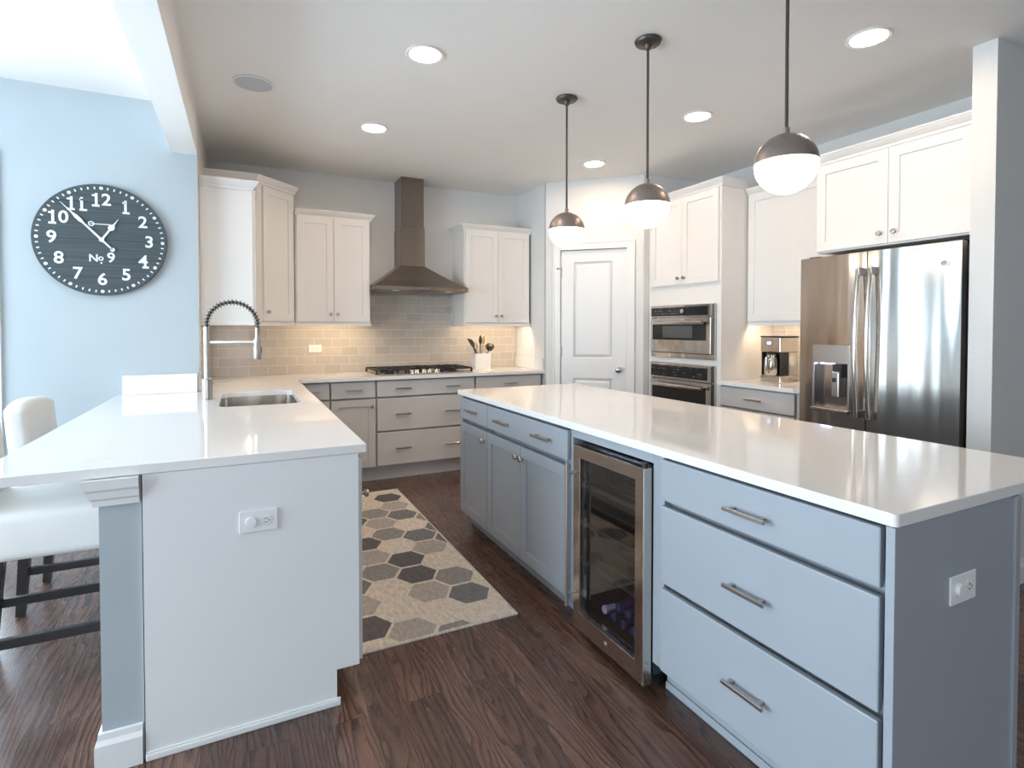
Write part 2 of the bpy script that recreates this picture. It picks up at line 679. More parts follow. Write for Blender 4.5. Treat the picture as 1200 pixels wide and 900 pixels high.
# corner pantry
PA, PB = Vector((2.665, 4.65)), Vector((3.335, 3.99))
structure(MB().box(PA.x, PA.x + 0.1, PA.y + 0.03, YW, 0, H).build('wall_pantry_side', WALLW), 'pale pantry side wall at the end of the back counter', 'wall')
PD = (PB - PA).normalized()
PRZ = math.atan2(PD.y, PD.x)
PL = (PB - PA).length
pm = Matrix.Translation((PA.x, PA.y, 0)) @ Matrix.Rotation(PRZ, 4, 'Z')
D0, D1, DH = 0.155, 0.772, 2.068
m = MB()
m.box(0, D0 - 0.012, 0, 0.1, 0, H, M=pm)
m.box(D1 + 0.012, PL, 0, 0.1, 0, H, M=pm)
m.box(D0 - 0.012, D1 + 0.012, 0, 0.1, DH + 0.012, H, M=pm)
structure(m.build('wall_pantry', WALLW), 'pale diagonal corner wall around the white pantry door', 'wall')
structure(MB().box(PB.x - 0.01, XR, PB.y, PB.y + 0.1, 0, H).build('wall_pantry_end', WALLW), 'pale pantry wall end beside the oven tower', 'wall')
structure(MB().box(XL - 0.14, XL, -4.68, YN, 2.442, H).build('beam', [CEIL]), 'white dropped beam between kitchen and nook ceilings', 'beam')
# backsplash tile
m = MB()
m.box(XL + 0.001, 2.664, YW - 0.008, YW, 0.915, 1.40)
m.box(1.05, 1.92, YW - 0.008, YW, 1.40, 1.69)
structure(m.build('backsplash_back', TILE_B), 'taupe subway tile backsplash on the back wall', 'backsplash')
structure(MB().box(XL, XL + 0.008, YN + 0.03, YW - 0.009, 0.915, 1.40).build('backsplash_left', TILE_S), 'narrow strip of taupe tile on the left wall', 'backsplash')
structure(MB().box(XR - 0.008, XR, 2.38, 3.14, 0.915, 1.40).build('backsplash_right', TILE_S), 'taupe tile behind the coffee maker', 'backsplash')
# half wall under the peninsula, with its cap moulding and baseboard
structure(MB().box(-0.386, -0.28, 1.985, YN - 0.001, 0, 0.80).build('wall_peninsula', BLUE), 'pale blue half wall carrying the peninsula counter overhang', 'wall')
capp = [(0, 0.80), (0.012, 0.80), (0.014, 0.818), (0.020, 0.824), (0.024, 0.845), (0.030, 0.853), (0.034, 0.882), (0, 0.882)]
m = MB()
m.sweep([(-0.386, YN - 0.03), (-0.386, 1.985), (-0.283, 1.985)], [(o - 0.0, z) for o, z in capp])
m.box(-0.386, -0.281, 1.986, YN - 0.03, 0.8, 0.881)
structure(m.build('trim_1', TRIM), 'white stepped cap moulding on the peninsula half wall', 'trim')
bbp = [(0, 0), (0.016, 0), (0.016, 0.085), (0.010, 0.10), (0.008, 0.118), (0, 0.12)]
structure(MB().sweep([(-0.387, YN - 0.03), (-0.387, 1.984), (-0.283, 1.984)], bbp).build('baseboard_peninsula', TRIM), 'white baseboard at the foot of the blue half wall', 'baseboard')
structure(MB().sweep([(-1.22, YN), (-0.42, YN)], bbp).build('baseboard_nook', TRIM), 'white baseboard under the round clock wall', 'baseboard')
structure(MB().sweep([(3.309, 1.459), (3.309, 1.359), (XR + 0.3, 1.359)], bbp).build('baseboard_fridge', TRIM), 'white baseboard round the wall end beside the fridge', 'baseboard')
# nook window (edge of its casing shows at the left of the clock wall)
def window(name, label, w, h, n, loc, rz):
    t = structure(bpy.data.objects.new(name, None), label, 'window')
    COL.objects.link(t)
    t.location, t.rotation_euler = loc, (0, 0, rz)
    f = MB()
    f.curve2d([R2(-0.02, -0.02, w + 0.02, h + 0.02)] + [R2(w * i / n + 0.03, 0.03, w * (i + 1) / n - 0.03, h - 0.03) for i in range(n)], -0.03, 0.03, M=RX90)
    f.build('window_frame', TRIM, t)
    MB().box(0.02, w - 0.02, 0.01, 0.014, 0.02, h - 0.02).build('window_pane', GLASS_C, t)
    return t
window('window_1', 'white framed glazed nook opening beside the clock wall', 1.97, 2.07, 3, (-3.22, YN + 0.045, 0.15), 0)
window('window_2', 'wide white framed window in the nook side wall', 3.25, 2.02, 4, (-3.53, 3.35, 0.35), -PI / 2 + PI)
bpy.data.objects['window_2'].rotation_euler = (0, 0, -PI / 2)
window('window_3', 'white framed window behind the viewer', 2.7, 1.85, 3, (-2.35, -4.74, 0.55), 0)
structure(MB().sweep([(-1.243, YN), (-1.226, YN)], [(0, 0), (0.018, 0), (0.018, 2.33), (0, 2.33)]).build('trim_2', TRIM), 'white casing at the left end of the clock wall', 'trim')

# pantry door with casing
t = structure(bpy.data.objects.new('door_1', None), 'white two panel pantry door with dark round knob', 'door')
COL.objects.link(t)
t.location, t.rotation_euler = (PA.x, PA.y, 0), (0, 0, PRZ)
def panel_slab(w, h, thick, panels, depth=0.007, margin=0.022):
    """door leaf facing -y, raised panels in sunk beds"""
    b = MB()
    loops = [R2(0, 0, w, h)] + [R2(*p) for p in panels]
    b.curve2d(loops, -thick / 2, thick / 2, M=Matrix.Translation((0, thick / 2, 0)) @ RX90)
    for x0, z0, x1, z1 in panels:
        b.box(x0, x1, depth, thick - depth, z0, z1)
        # bed slopes and raised field
        c = bmesh.new()
        q = margin
        lo = [(x0, z0), (x1, z0), (x1, z1), (x0, z1)]
        a = [c.verts.new((x, 0.0, z)) for x, z in lo]
        d = [c.verts.new((x + (q * .5 if i in (0, 3) else -q * .5), depth, z + (q * .5 if i in (0, 1) else -q * .5))) for i, (x, z) in enumerate(lo)]
        e = [c.verts.new((x + (q if i in (0, 3) else -q), depth, z + (q if i in (0, 1) else -q))) for i, (x, z) in enumerate(lo)]
        g = [c.verts.new((x + (q * 1.9 if i in (0, 3) else -q * 1.9), 0.001, z + (q * 1.9 if i in (0, 1) else -q * 1.9))) for i, (x, z) in enumerate(lo)]
        for A, B in ((a, d), (d, e), (e, g)):
            for i in range(4):
                c.faces.new((A[i], A[(i + 1) % 4], B[(i + 1) % 4], B[i]))
        c.faces.new(g)
        bmesh.ops.recalc_face_normals(c, faces=c.faces[:])
        b.merge(c)
    return b
DW = D1 - D0
leaf = panel_slab(DW + 0.012, DH - 0.004, 0.035, [(0.118, 1.03, DW - 0.118, 1.955), (0.118, 0.22, DW - 0.118, 0.84)])
lo = leaf.build('door_leaf', TRIM, t)
lo.location = (D0 - 0.006, 0.010, 0.008)
kn = MB()
KM = Matrix.Translation((D1 - 0.062, 0.012, 0.935)) @ RX90
kn.lathe([(0, -0.001), (0.028, -0.001), (0.028, 0.006), (0.012, 0.01), (0.011, 0.03), (0.024, 0.04), (0.029, 0.052), (0.026, 0.064), (0.012, 0.07), (0, 0.071)], 24, M=KM)
kn.build('door_knob', NICKEL, t)
for hz in (1.86, 1.10, 0.3):
    MB().cyl((D0 - 0.006, 0.0, hz - 0.048), (D0 - 0.006, 0.0, hz + 0.048), 0.009, 10).build('hinge', NICKEL, t)
MB().cyl((D0 - 0.002, -0.004, 1.90), (D0 - 0.03, -0.03, 1.90), 0.004, 8).cyl((D0 - 0.03, -0.03, 1.90), (D0 - 0.034, -0.034, 1.90), 0.010, 12).build('hinge_stop', NICKEL, t)
m = MB()
cas = 0.062
prof = [(0, 0), (0.0, -0.016), (0.045, -0.016), (0.052, -0.012), (0.06, -0.012), (0.06, 0)]
# casing: three mitred flat mouldings
for x0, x1, z0, z1 in ((D0 - 0.07, D0 - 0.008, 0, DH + 0.07), (D1 + 0.008, D1 + 0.07, 0, DH + 0.07), (D0 - 0.008, D1 + 0.008, DH + 0.008, DH + 0.07)):
    m.box(x0, x1, -0.014, -0.0005, z0, z1, 0.002)
m.box(D0 - 0.082, D0 - 0.066, -0.020, -0.0005, 0, DH + 0.082, 0.002)
m.box(D1 + 0.066, D1 + 0.082, -0.020, -0.0005, 0, DH + 0.082, 0.002)
m.box(D0 - 0.066, D1 + 0.066, -0.020, -0.0005, DH + 0.066, DH + 0.082, 0.002)
m.build('door_casing', TRIM, t)


# ------------------------------------------------------------------ cabinetry (local: x along the face, -y outwards, z up)
def shaker(w, h, t=0.02, rail=0.058):
    b = MB()
    b.curve2d([R2(0, 0, w, h), R2(rail, rail, w - rail, h - rail)], -t / 2, t / 2, M=Matrix.Translation((0, t / 2, 0)) @ RX90, bev=0.0012)
    b.box(rail - 0.004, w - rail + 0.004, 0.009, t - 0.003, rail - 0.004, h - rail + 0.004)
    return b


def add_knob(parent, x, z, y=0.0, m=None):
    b = MB()
    b.lathe([(0, 0), (0.007, 0), (0.006, 0.012), (0.013, 0.016), (0.0155, 0.022), (0.013, 0.028), (0, 0.03)], 16, M=Matrix.Translation((x, y, z)) @ RX90)
    return b.build('knob', m or NICKEL, parent)


def add_pull(parent, x, z, L=0.14, y=0.0):
    b = MB()
    for s in (-1, 1):
        b.box(x + s * L * 0.36 - 0.005, x + s * L * 0.36 + 0.005, y - 0.026, y, z - 0.005, z + 0.005, 0.001)
    b.box(x - L / 2, x + L / 2, y - 0.034, y - 0.024, z - 0.006, z + 0.006, 0.0015)
    return b.build('pull', NICKEL, parent)


def add_door(t, x0, x1, z0, z1, m, knob=None, y=-0.02, rail=0.058):
    b = shaker(x1 - x0, z1 - z0, rail=rail)
    o = b.build('door', m, t)
    o.location = (x0, y, z0)
    if knob:
        add_knob(o, knob[0] - x0, knob[1] - z0)
    return o


def add_drawer(t, x0, x1, z0, z1, m, pulls=(), y=-0.02, L=0.14, pz=None):
    o = MB().box(0, x1 - x0, 0, 0.02, 0, z1 - z0, 0.004, 2).build('drawer', m, t)
    o.location = (x0, y, z0)
    for p in pulls:
        add_pull(o, p - x0, (z1 - z0) / 2 if pz is None else pz - z0, L)
    return o


CROWN = [(0, -0.06), (0.008, -0.06), (0.010, -0.045), (0.018, -0.038), (0.034, -0.018), (0.036, -0.012), (0.042, -0.010), (0.042, 0.0), (0, 0)]
RAIL = [(-0.018, -0.006), (0.008, -0.006), (0.010, 0.008), (0.004, 0.016), (0.004, 0.026), (-0.018, 0.026)]


def upper(name, label, w, d, z0, z1, loc, rz, m=None, ret=(True, True), splits=2, knobs='mid', rail=True, top=0.055, doorpad=0.012):
    """wall cabinet: carcass z0..z1 (z1 = top of crown)"""
    m = m or WHITE
    t = thing(name, label, 'cabinet', loc, rz)
    body = MB().box(0.0, w, 0, d, z0 + 0.022, z1 - 0.012)
    body.build('carcass', m, t)
    path = []
    if ret[0]:
        path.append((0, d))
    path += [(0, 0), (w, 0)]
    if ret[1]:
        path.append((w, d))
    MB().sweep(path, [(o + 0.0005, z1 + z) for o, z in CROWN]).build('crown_moulding', m, t)
    if rail:
        MB().sweep(path, [(o, z0 + z) for o, z in RAIL]).build('light_rail', m, t)
    dz0, dz1 = z0 + 0.03, z1 - top
    if splits == 2:
        mid = w / 2
        add_door(t, doorpad, mid - 0.0015, dz0, dz1, m, (mid - 0.03, dz0 + 0.065))
        add_door(t, mid + 0.0015, w - doorpad, dz0, dz1, m, (mid + 0.03, dz0 + 0.065))
    elif splits == 1:
        add_door(t, doorpad, w - doorpad, dz0, dz1, m, knobs)
    return t


def strip(t, x0, x1, y, z):
    MB().box(x0, x1, 0.024, 0.040, z + 0.001, z + 0.006).build('under_cabinet_light', E_STRIP, t)


# left wall cabinet whose white end panel faces the viewer
t = upper('upper_cabinet', 'white upper cabinet seen end-on, beside the blue wall', 0.462, 0.318, 1.352, 2.335, (0.07, 4.2, 0), PI / 2, ret=(True, False), splits=1, knobs=None)
strip(t, 0.05, 0.43, 0.2, 1.366)
# diagonal corner cabinet
t = thing('corner_cabinet', 'tall diagonal white corner cabinet with a single door and knob', 'cabinet', (0.105, 4.67, 0), 0)
QX, QY, QL = 0.295, XL + 0.001 - 0.105, YW - 0.001 - 4.67
fw = QX * math.sqrt(2)
MB().prism([(0, 0), (QX, QX), (QX, QL), (QY, QL), (QY, 0)], 1.374, 2.495).build('carcass', WHITE, t)
MB().sweep([(QY, 0), (0, 0), (QX, QX), (QX, QL - 0.011)], [(o + 0.0005, 2.507 + z) for o, z in CROWN]).build('crown_moulding', WHITE, t)
MB().sweep([(0, 0), (QX, QX)], [(o, 1.352 + z) for o, z in RAIL]).build('light_rail', WHITE, t)
o = add_door(t, 0, fw - 0.085, 1.382, 2.435, WHITE, (0.03, 1.455))
o.rotation_euler = (0, 0, PI / 4)
c45 = math.sqrt(0.5)
o.location = ((0.055 + 0.02) * c45, (0.055 - 0.02) * c45, 1.382)
t = upper('upper_cabinet', 'white two door upper cabinet left of the range hood', 0.625, 0.328, 1.352, 2.335, (0.405, YW - 0.33, 0), 0, ret=(False, True))
strip(t, 0.05, 0.6, 0.22, 1.366)
t = upper('upper_cabinet', 'white two door upper cabinet right of the range hood', 0.715, 0.328, 1.352, 2.335, (1.93, YW - 0.33, 0), 0)
strip(t, 0.05, 0.66, 0.22, 1.366)
# right wall uppers
t = upper('upper_cabinet', 'white single door upper cabinet above the coffee maker', 0.735, 0.318, 1.352, 2.445, (3.68, 3.128, 0), -PI / 2, ret=(False, False), splits=1, knobs=(0.73, 1.45))
strip(t, 0.05, 0.70, 0.18, 1.366)
t = thing('fridge_cabinet', 'deep white two door cabinet directly above the fridge', 'cabinet', (3.40, 2.345, 0), -PI / 2)
MB().box(0, 0.875, 0, 0.598, 1.815, 2.43).build('carcass', WHITE, t)
MB().sweep([(0, 0.27), (0, 0), (0.875, 0)], [(o + 0.0005, 2.445 + z) for o, z in CROWN]).build('crown_moulding', WHITE, t)
add_door(t, 0.008, 0.4475, 1.825, 2.375, WHITE, (0.408, 1.885))
add_door(t, 0.4505, 0.870, 1.825, 2.375, WHITE, (0.488, 1.885))

# oven tower
t = thing('oven_tower', 'tall white cabinet housing the two wall ovens', 'cabinet', (3.39, 3.985, 0), -PI / 2)
TW = 0.85
m = MB()
m.curve2d([R2(0, 0.1, TW, 2.495), R2(0.052, 1.068, TW - 0.045, 1.525), R2(0.052, 0.33, TW - 0.045, 1.022)], -0.01, 0.01, M=Matrix.Translation((0, 0.01, 0)) @ RX90)
m.box(0, 0.018, 0.02, 0.6, 0, 2.495)
m.box(TW - 0.018, TW, 0.02, 0.6, 0, 2.495)
m.box(0.018, TW - 0.018, 0.02, 0.6, 1.53, 2.495)
m.box(0.018, TW - 0.018, 0.05, 0.6, 0, 0.325)
m.box(0.018, TW - 0.018, 0.02, 0.6, 1.026, 1.064)
m.box(0.018, TW - 0.018, 0.58, 0.6, 0.325, 1.53)
m.build('carcass', WHITE, t)
MB().sweep([(0, 0), (TW, 0), (TW, 0.6)], [(o + 0.0005, 2.507 + z) for o, z in CROWN]).build('crown_moulding', WHITE, t)
add_door(t, 0.04, 0.430, 1.70, 2.44, WHITE, (0.398, 1.755))
add_door(t, 0.433, TW - 0.02, 1.70, 2.44, WHITE, (0.465, 1.755))
add_drawer(t, 0.04, TW - 0.02, 0.115, 0.315, WHITE, ((TW / 2),))
MB().box(0.0, TW, 0.045, 0.06, 0.0, 0.1).build('toe_kick', WHITE, t)

# back run base cabinets
YF = YW - 0.58
def base(name, label, x0, x1, side=False):
    t = thing(name, label, 'cabinet', (x0, YF, 0), 0)
    w = x1 - x0
    m = MB()
    m.box(0, w, 0.03, 0.575, 0.125, 0.882)
    m.box(0, 0.003, 0, 0.0305, 0.125, 0.882)
    m.box(w - (0.018 if x1 > 2.6 else 0.003), w, 0, 0.0305, 0.125, 0.882)
    m.build('carcass', BASEW, t)
    MB().box(0, w, 0.075, 0.09, 0, 0.1245).build('toe_kick', BASEW, t)
    return t, w
t, w = base('base_cabinet', 'pale corner base cabinet with one narrow drawer beside the peninsula', 0.395, 0.645)
add_drawer(t, 0.003, w - 0.006, 0.735, 0.872, BASEW, (w / 2 - 0.03,))
add_door(t, 0.003, w - 0.006, 0.140, 0.722, BASEW, rail=0.05)
t, w = base('base_cabinet', 'pale base cabinet with one drawer over one door, left of the cooktop', 0.647, 1.022)
add_drawer(t, 0.006, w - 0.008, 0.735, 0.872, BASEW, (w / 2,))
add_door(t, 0.006, w - 0.008, 0.140, 0.722, BASEW, (w - 0.04, 0.66))
t, w = base('drawer_cabinet', 'pale three drawer base cabinet under the cooktop', 1.024, 1.935)
for z0, z1 in ((0.735, 0.872), (0.440, 0.722), (0.140, 0.427)):
    add_drawer(t, 0.006, w - 0.008, z0, z1, BASEW, (w * 0.25, w * 0.75))
t, w = base('base_cabinet', 'pale base cabinet right of the cooktop against the pantry wall', 1.937, 2.645)
add_drawer(t, 0.008, w - 0.02, 0.735, 0.872, BASEW, (w / 2,))
add_door(t, 0.008, w / 2 - 0.008, 0.140, 0.722, BASEW, (w / 2 - 0.05, 0.66))
add_door(t, w / 2 - 0.005, w - 0.02, 0.140, 0.722, BASEW, (w / 2 + 0.04, 0.66))

# coffee counter base
t = thing('base_cabinet', 'pale drawer base cabinet under the coffee maker', 'cabinet', (3.385, 3.13, 0), -PI / 2)
m = MB()
m.box(0, 0.69, 0.03, 0.6, 0.125, 0.882)
m.box(0, 0.008, 0, 0.0305, 0.125, 0.882)
m.box(0.66, 0.69, 0, 0.0305, 0.125, 0.882)
m.build('carcass', BASEW, t)
MB().box(0, 0.69, 0.075, 0.09, 0, 0.1245).build('toe_kick', BASEW, t)
add_drawer(t, 0.01, 0.655, 0.725, 0.872, BASEW, (0.33,))
add_door(t, 0.01, 0.331, 0.140, 0.712, BASEW, (0.30, 0.65))
add_door(t, 0.334, 0.655, 0.140, 0.712, BASEW, (0.365, 0.65))

# peninsula cabinets (fronts face the kitchen aisle)
t = thing('peninsula_cabinet', 'white flat panelled peninsula cabinet facing the viewer beside the blue half wall', 'cabinet', (0.36, 1.975, 0), PI / 2)
m = MB()
PLN = 4.62 - 1.975
m.box(0.02, 1.20, 0, 0.606, 0.125, 0.882)
m.box(2.05, PLN, 0, 0.606, 0.125, 0.882)
m.box(1.20, 2.05, 0, 0.02, 0.125, 0.882)
m.box(1.20, 2.05, 0.586, 0.606, 0.125, 0.882)
m.box(1.20, 2.05, 0.02, 0.586, 0.125, 0.16)
m.build('carcass', BASEW, t)
m = MB()
m.curve2d([[(-0.006, 0.125), (0.072, 0.125), (0.072, 0.0), (0.636, 0.0), (0.636, 0.883), (-0.006, 0.883)]], -0.009, 0.009,
          M=Matrix.Translation((0.009, 0, 0)) @ Matrix.Rotation(PI / 2, 4, 'Z') @ RX90)
m.build('end_panel', TRIM, t)
MB().box(-0.008, 0.0, 0.06, 0.636, 0, 0.022, 0.004, 2).box(-0.006, 0.0, 0.06, 0.636, 0.022, 0.028, 0.002).build('shoe_moulding', TRIM, t)
MB().box(0.02, PLN, 0.075, 0.09, 0, 0.124).build('toe_kick', BASEW, t)
for i, (x0, x1) in enumerate(((0.012, 0.46), (0.465, 1.06), (1.065, 1.56), (1.565, 2.05), (2.055, 2.58))):
    add_door(t, x0, x1, 0.135, 0.865, BASEW, (x0 + 0.03 if i == 0 else x1 - 0.04, 0.725 if i == 0 else 0.8))

# ------------------------------------------------------------------ island
XI = 1.325            # island face frame plane
IY0, IY1 = 0.70, 3.43
def isl(name, label, y1, y0, cat='cabinet'):
    t = thing(name, label, cat, (XI, y1, 0), -PI / 2)
    w = y1 - y0
    return t, w
def isl_body(t, w, sl=0.003, sr=0.003):
    MB().box(0, w, 0.03, 0.51, 0.115, 0.882).box(0, sl, 0, 0.0305, 0.115, 0.882).box(w - sr, w, 0, 0.0305, 0.115, 0.882).build('carcass', GREY, t)
    MB().box(0, w, 0.07, 0.085, 0, 0.1145).box(0, w, 0.060, 0.0695, 0, 0.028, 0.003).build('toe_kick', GREY, t)
t, w = isl('island_cabinet', 'grey island cabinet with one drawer over one door at the far end', 3.43, 2.985)
isl_body(t, w)
add_drawer(t, 0.004, w - 0.002, 0.730, 0.866, GREY, (w / 2,), L=0.17)
add_door(t, 0.004, w - 0.002, 0.108, 0.705, GREY, (w - 0.035, 0.647))
t, w = isl('island_cabinet', 'grey island cabinet with a wide drawer over two doors beside the wine cooler', 2.983, 2.062)
isl_body(t, w, 0.003, 0.019)
add_drawer(t, 0.004, w - 0.02, 0.730, 0.866, GREY, (w * 0.25, w * 0.745), L=0.165)
dm = 0.44
add_door(t, 0.004, dm - 0.0015, 0.108, 0.705, GREY, (dm - 0.03, 0.645))
add_door(t, dm + 0.0015, w - 0.02, 0.108, 0.705, GREY, (dm + 0.03, 0.645))
t, w = isl('drawer_cabinet', 'grey island cabinet with three deep drawers at the near end', 1.530, 0.722)
isl_body(t, w, 0.058, 0.004)
for z0, z1, pz in ((0.728, 0.870, 0.792), (0.437, 0.708, 0.562), (0.125, 0.418, 0.272)):
    add_drawer(t, 0.06, w - 0.016, z0, z1, GREY, (w * 0.535,), pz=pz, L=0.145)
# stiles round the cooler opening belong to a frame piece across its top
tag(MB().box(XI, XI + 0.02, 1.531, 2.061, 0.84, 0.882).build('cooler_filler', GREY), 'thin grey rail above the wine cooler door', 'rail')
# end and back panels
t = thing('island_end_panel', 'dark grey flat panel closing the near end of the island', 'panel', (1.293, 0.70, 0), 0)
MB().box(0, 0.53, 0, 0.02, 0, 0.882, 0.001).build('panel', GREY, t)
MB().box(0.531, 0.56, -0.008, 0.022, 0, 0.882, 0.002).build('corner_trim', GREY, t)
tag(MB().box(XI + 0.512, XI + 0.528, 0.724, 3.43, 0, 0.882).build('island_back_panel', GREY), 'grey panel along the seating side of the island', 'panel')
tag(MB().curve2d([R2(1.29, 0.696, 2.2274, 3.4444, 0.012, 4)], 0.884, 0.914, bev=0.002).build('island_countertop', QUARTZ), 'white quartz island countertop with polished reflections', 'countertop')

# wine cooler
t = thing('wine_cooler', 'stainless framed glass door wine cooler built into the island', 'wine cooler', (1.285, 2.0, 0), -PI / 2)
CW = 0.465
m = MB()
m.box(0, 0.012, 0.045, 0.52, 0.06, 0.828)
m.box(CW - 0.012, CW, 0.045, 0.52, 0.06, 0.828)
m.box(0.012, CW - 0.012, 0.045, 0.52, 0.816, 0.828)
m.box(0.012, CW - 0.012, 0.045, 0.52, 0.06, 0.105)
m.box(0.012, CW - 0.012, 0.5, 0.52, 0.105, 0.816)
m.box(0.02, CW - 0.02, 0.09, 0.5, 0.0, 0.06)
m.build('housing', BLACKP, t)
d = MB()
d.curve2d([R2(0, 0.032, CW, 0.822), R2(0.05, 0.105, CW - 0.05, 0.772)], -0.019, 0.019, M=Matrix.Translation((0, 0.019, 0)) @ RX90, bev=0.002)
dd = d.build('door', STEEL, t)
MB().box(0.046, CW - 0.046, 0.012, 0.018, 0.10, 0.776).build('glass_pane', GLASS_D, dd)
hd = MB()
for z in (0.705, 0.185):
    hd.cyl((0.018, 0.0, z), (0.018, -0.045, z), 0.006, 12)
hd.cyl((0.018, -0.045, 0.135), (0.018, -0.045, 0.755), 0.0085, 14)
hd.build('handle', NICKEL, dd)
lk = MB().lathe([(0, 0), (0.010, 0), (0.010, 0.004), (0.006, 0.005), (0, 0.005)], 16, M=Matrix.Translation((CW * 0.5, 0.0, 0.066)) @ RX90)
lk.build('lock', CHROME, dd)
MB().cyl((CW - 0.02, 0.02, 0.822), (CW - 0.02, 0.02, 0.838), 0.012, 12).build('hinge', BLACKP, t)
# wire shelves
SHZ = (0.30, 0.47, 0.64)
for z in SHZ:
    s = MB()
    for i in range(9):
        y = 0.07 + i * 0.05
        s.cyl((0.014, y, z), (CW - 0.014, y, z), 0.002, 6)
    s.box(0.014, CW - 0.014, 0.058, 0.066, z - 0.012, z + 0.004)
    s.build('shelf', STEELD, t)
MB().box(0.1, CW - 0.1, 0.062, 0.072, 0.808, 0.814).build('cooler_lamp', E_COOL, t)

GB = mat('dark_wine_glass', (0.02, 0.03, 0.08), 0.08)
GBR = mat('blue_foil', (0.10, 0.16, 0.42), 0.25, 0.6)
GBW = mat('white_foil', (0.75, 0.75, 0.78), 0.3)
def bottle(label, x, z, foil):
    """lying bottle, neck towards the door; axis along world +x"""
    t = thing('wine_bottle', label, 'bottle', (1.285 + 0.075, 2.0 - x, z), 0, 'wine bottles in the cooler')
    M = Matrix.Rotation(PI / 2, 4, 'Y')
    MB().lathe([(0.013, 0.055), (0.0135, 0.085), (0.018, 0.10), (0.0295, 0.135), (0.0305, 0.15), (0.0305, 0.298), (0.026, 0.302), (0, 0.296)], 24, M=M).build('glass', GB, t)
    MB().lathe([(0, 0.006), (0.010, 0.006), (0.0115, 0.0), (0.0165, 0.0), (0.0175, 0.004), (0.0175, 0.016), (0.0145, 0.02), (0.0145, 0.055)], 24, M=M).build('foil_cap', foil, t)
zl, zu = 0.1365, 0.1895
bottle('wine bottle with a pale cap at the left of the bottom cooler row', 0.125, zl, GBW)
bottle('blue capped wine bottle second from the left in the bottom cooler row', 0.188, zl, GBR)
bottle('blue capped wine bottle third from the left in the bottom cooler row', 0.251, zl, GBR)
bottle('blue capped wine bottle at the right end of the bottom cooler row', 0.314, zl, GBR)
bottle('blue capped wine bottle at the left of the upper cooler row', 0.2195, zu, GBR)
bottle('blue capped wine bottle at the right of the upper cooler row', 0.2825, zu, GBR)

# ------------------------------------------------------------------ counters
outer = [(-0.69, 1.9726), (0.393, 1.9726), (0.393, 4.654), (2.662, 4.654), (2.662, YW - 0.009), (XL + 0.009, YW - 0.009), (XL + 0.009, YN - 0.001), (-0.69, YN - 0.001)]
sink_hole = R2(-0.115, 3.22, 0.292, 3.93, 0.06, 6)
cook_hole = R2(1.07, 4.79, 1.90, 5.17)
tag(MB().curve2d([outer, sink_hole, cook_hole], 0.884, 0.914, bev=0.0015).build('countertop', QUARTZ), 'L shaped white quartz countertop over peninsula and back run', 'countertop')
tag(MB().curve2d([[(3.345, 3.131), (3.345, 2.47), (3.37, 2.435), (XR - 0.009, 2.435), (XR - 0.009, 3.131)]], 0.884, 0.914, bev=0.0015).build('countertop', QUARTZ), 'short white countertop carrying the coffee maker', 'countertop')
tag(MB().box(-0.66, XL - 0.012, YN - 0.022, YN - 0.002, 0.9145, 1.035, 0.0015).build('upstand', QUARTZ), 'low white quartz upstand against the blue wall', 'upstand')
tag(MB().box(2.643, 2.663, 4.68, YW - 0.01, 0.9145, 1.03, 0.0015).build('upstand', QUARTZ), 'low white quartz upstand against the pantry side wall', 'upstand')

# sink
m = MB()
t = thing('sink', 'undermount stainless sink bowl set in the peninsula counter', 'sink', (0.0885, 3.575, 0.70), 0)
def loop(x, y, r, z, b, n=6):
    return [b.verts.new((px, py, z)) for px, py in R2(-x, -y, x, y, r, n)]
b = bmesh.new()
L = [loop(0.225, 0.375, 0.075, 0.183, b), loop(0.206, 0.357, 0.06, 0.183, b), loop(0.200, 0.351, 0.06, 0.02, b), loop(0.175, 0.326, 0.06, 0.0, b)]
for A, B in zip(L, L[1:]):
    for j in range(len(A)):
        b.faces.new((A[j], A[(j + 1) % len(A)], B[(j + 1) % len(A)], B[j]))
b.faces.new(L[-1])
bmesh.ops.recalc_face_normals(b, faces=b.faces[:])
for f in b.faces:
    f.normal_flip()
MB().merge(b, 0, False).build('bowl', STEEL, t)
MB().lathe([(0, 0.002), (0.03, 0.002), (0.044, 0.004), (0.046, 0.001), (0, 0.0005)], 24).build('drain', CHROME, t)

# faucet
t = thing('faucet', 'tall brushed steel spring neck kitchen faucet beside the sink', 'faucet', (-0.184, 3.613, 0.9145), 0)
MB().lathe([(0, 0), (0.033, 0), (0.033, 0.004), (0.0275, 0.006), (0.0275, 0.118), (0.024, 0.122), (0, 0.122)], 28).build('base', NICKEL, t)
MB().cyl((0, 0, 0.12), (0, 0, 0.42), 0.0175, 20).build('riser', NICKEL, t)
cx, cz, ra = 0.134, 0.43, 0.134
arch = [(cx - ra * math.cos(PI * i / 40), 0, cz + ra * math.sin(PI * i / 40)) for i in range(41)]
arch = [(0, 0, 0.415)] + arch + [(2 * cx + 0.001, 0, 0.40), (2 * cx - 0.002, 0, 0.33)]
MB().tube(arch, 0.0085, 12).build('hose', BLACKP, t)
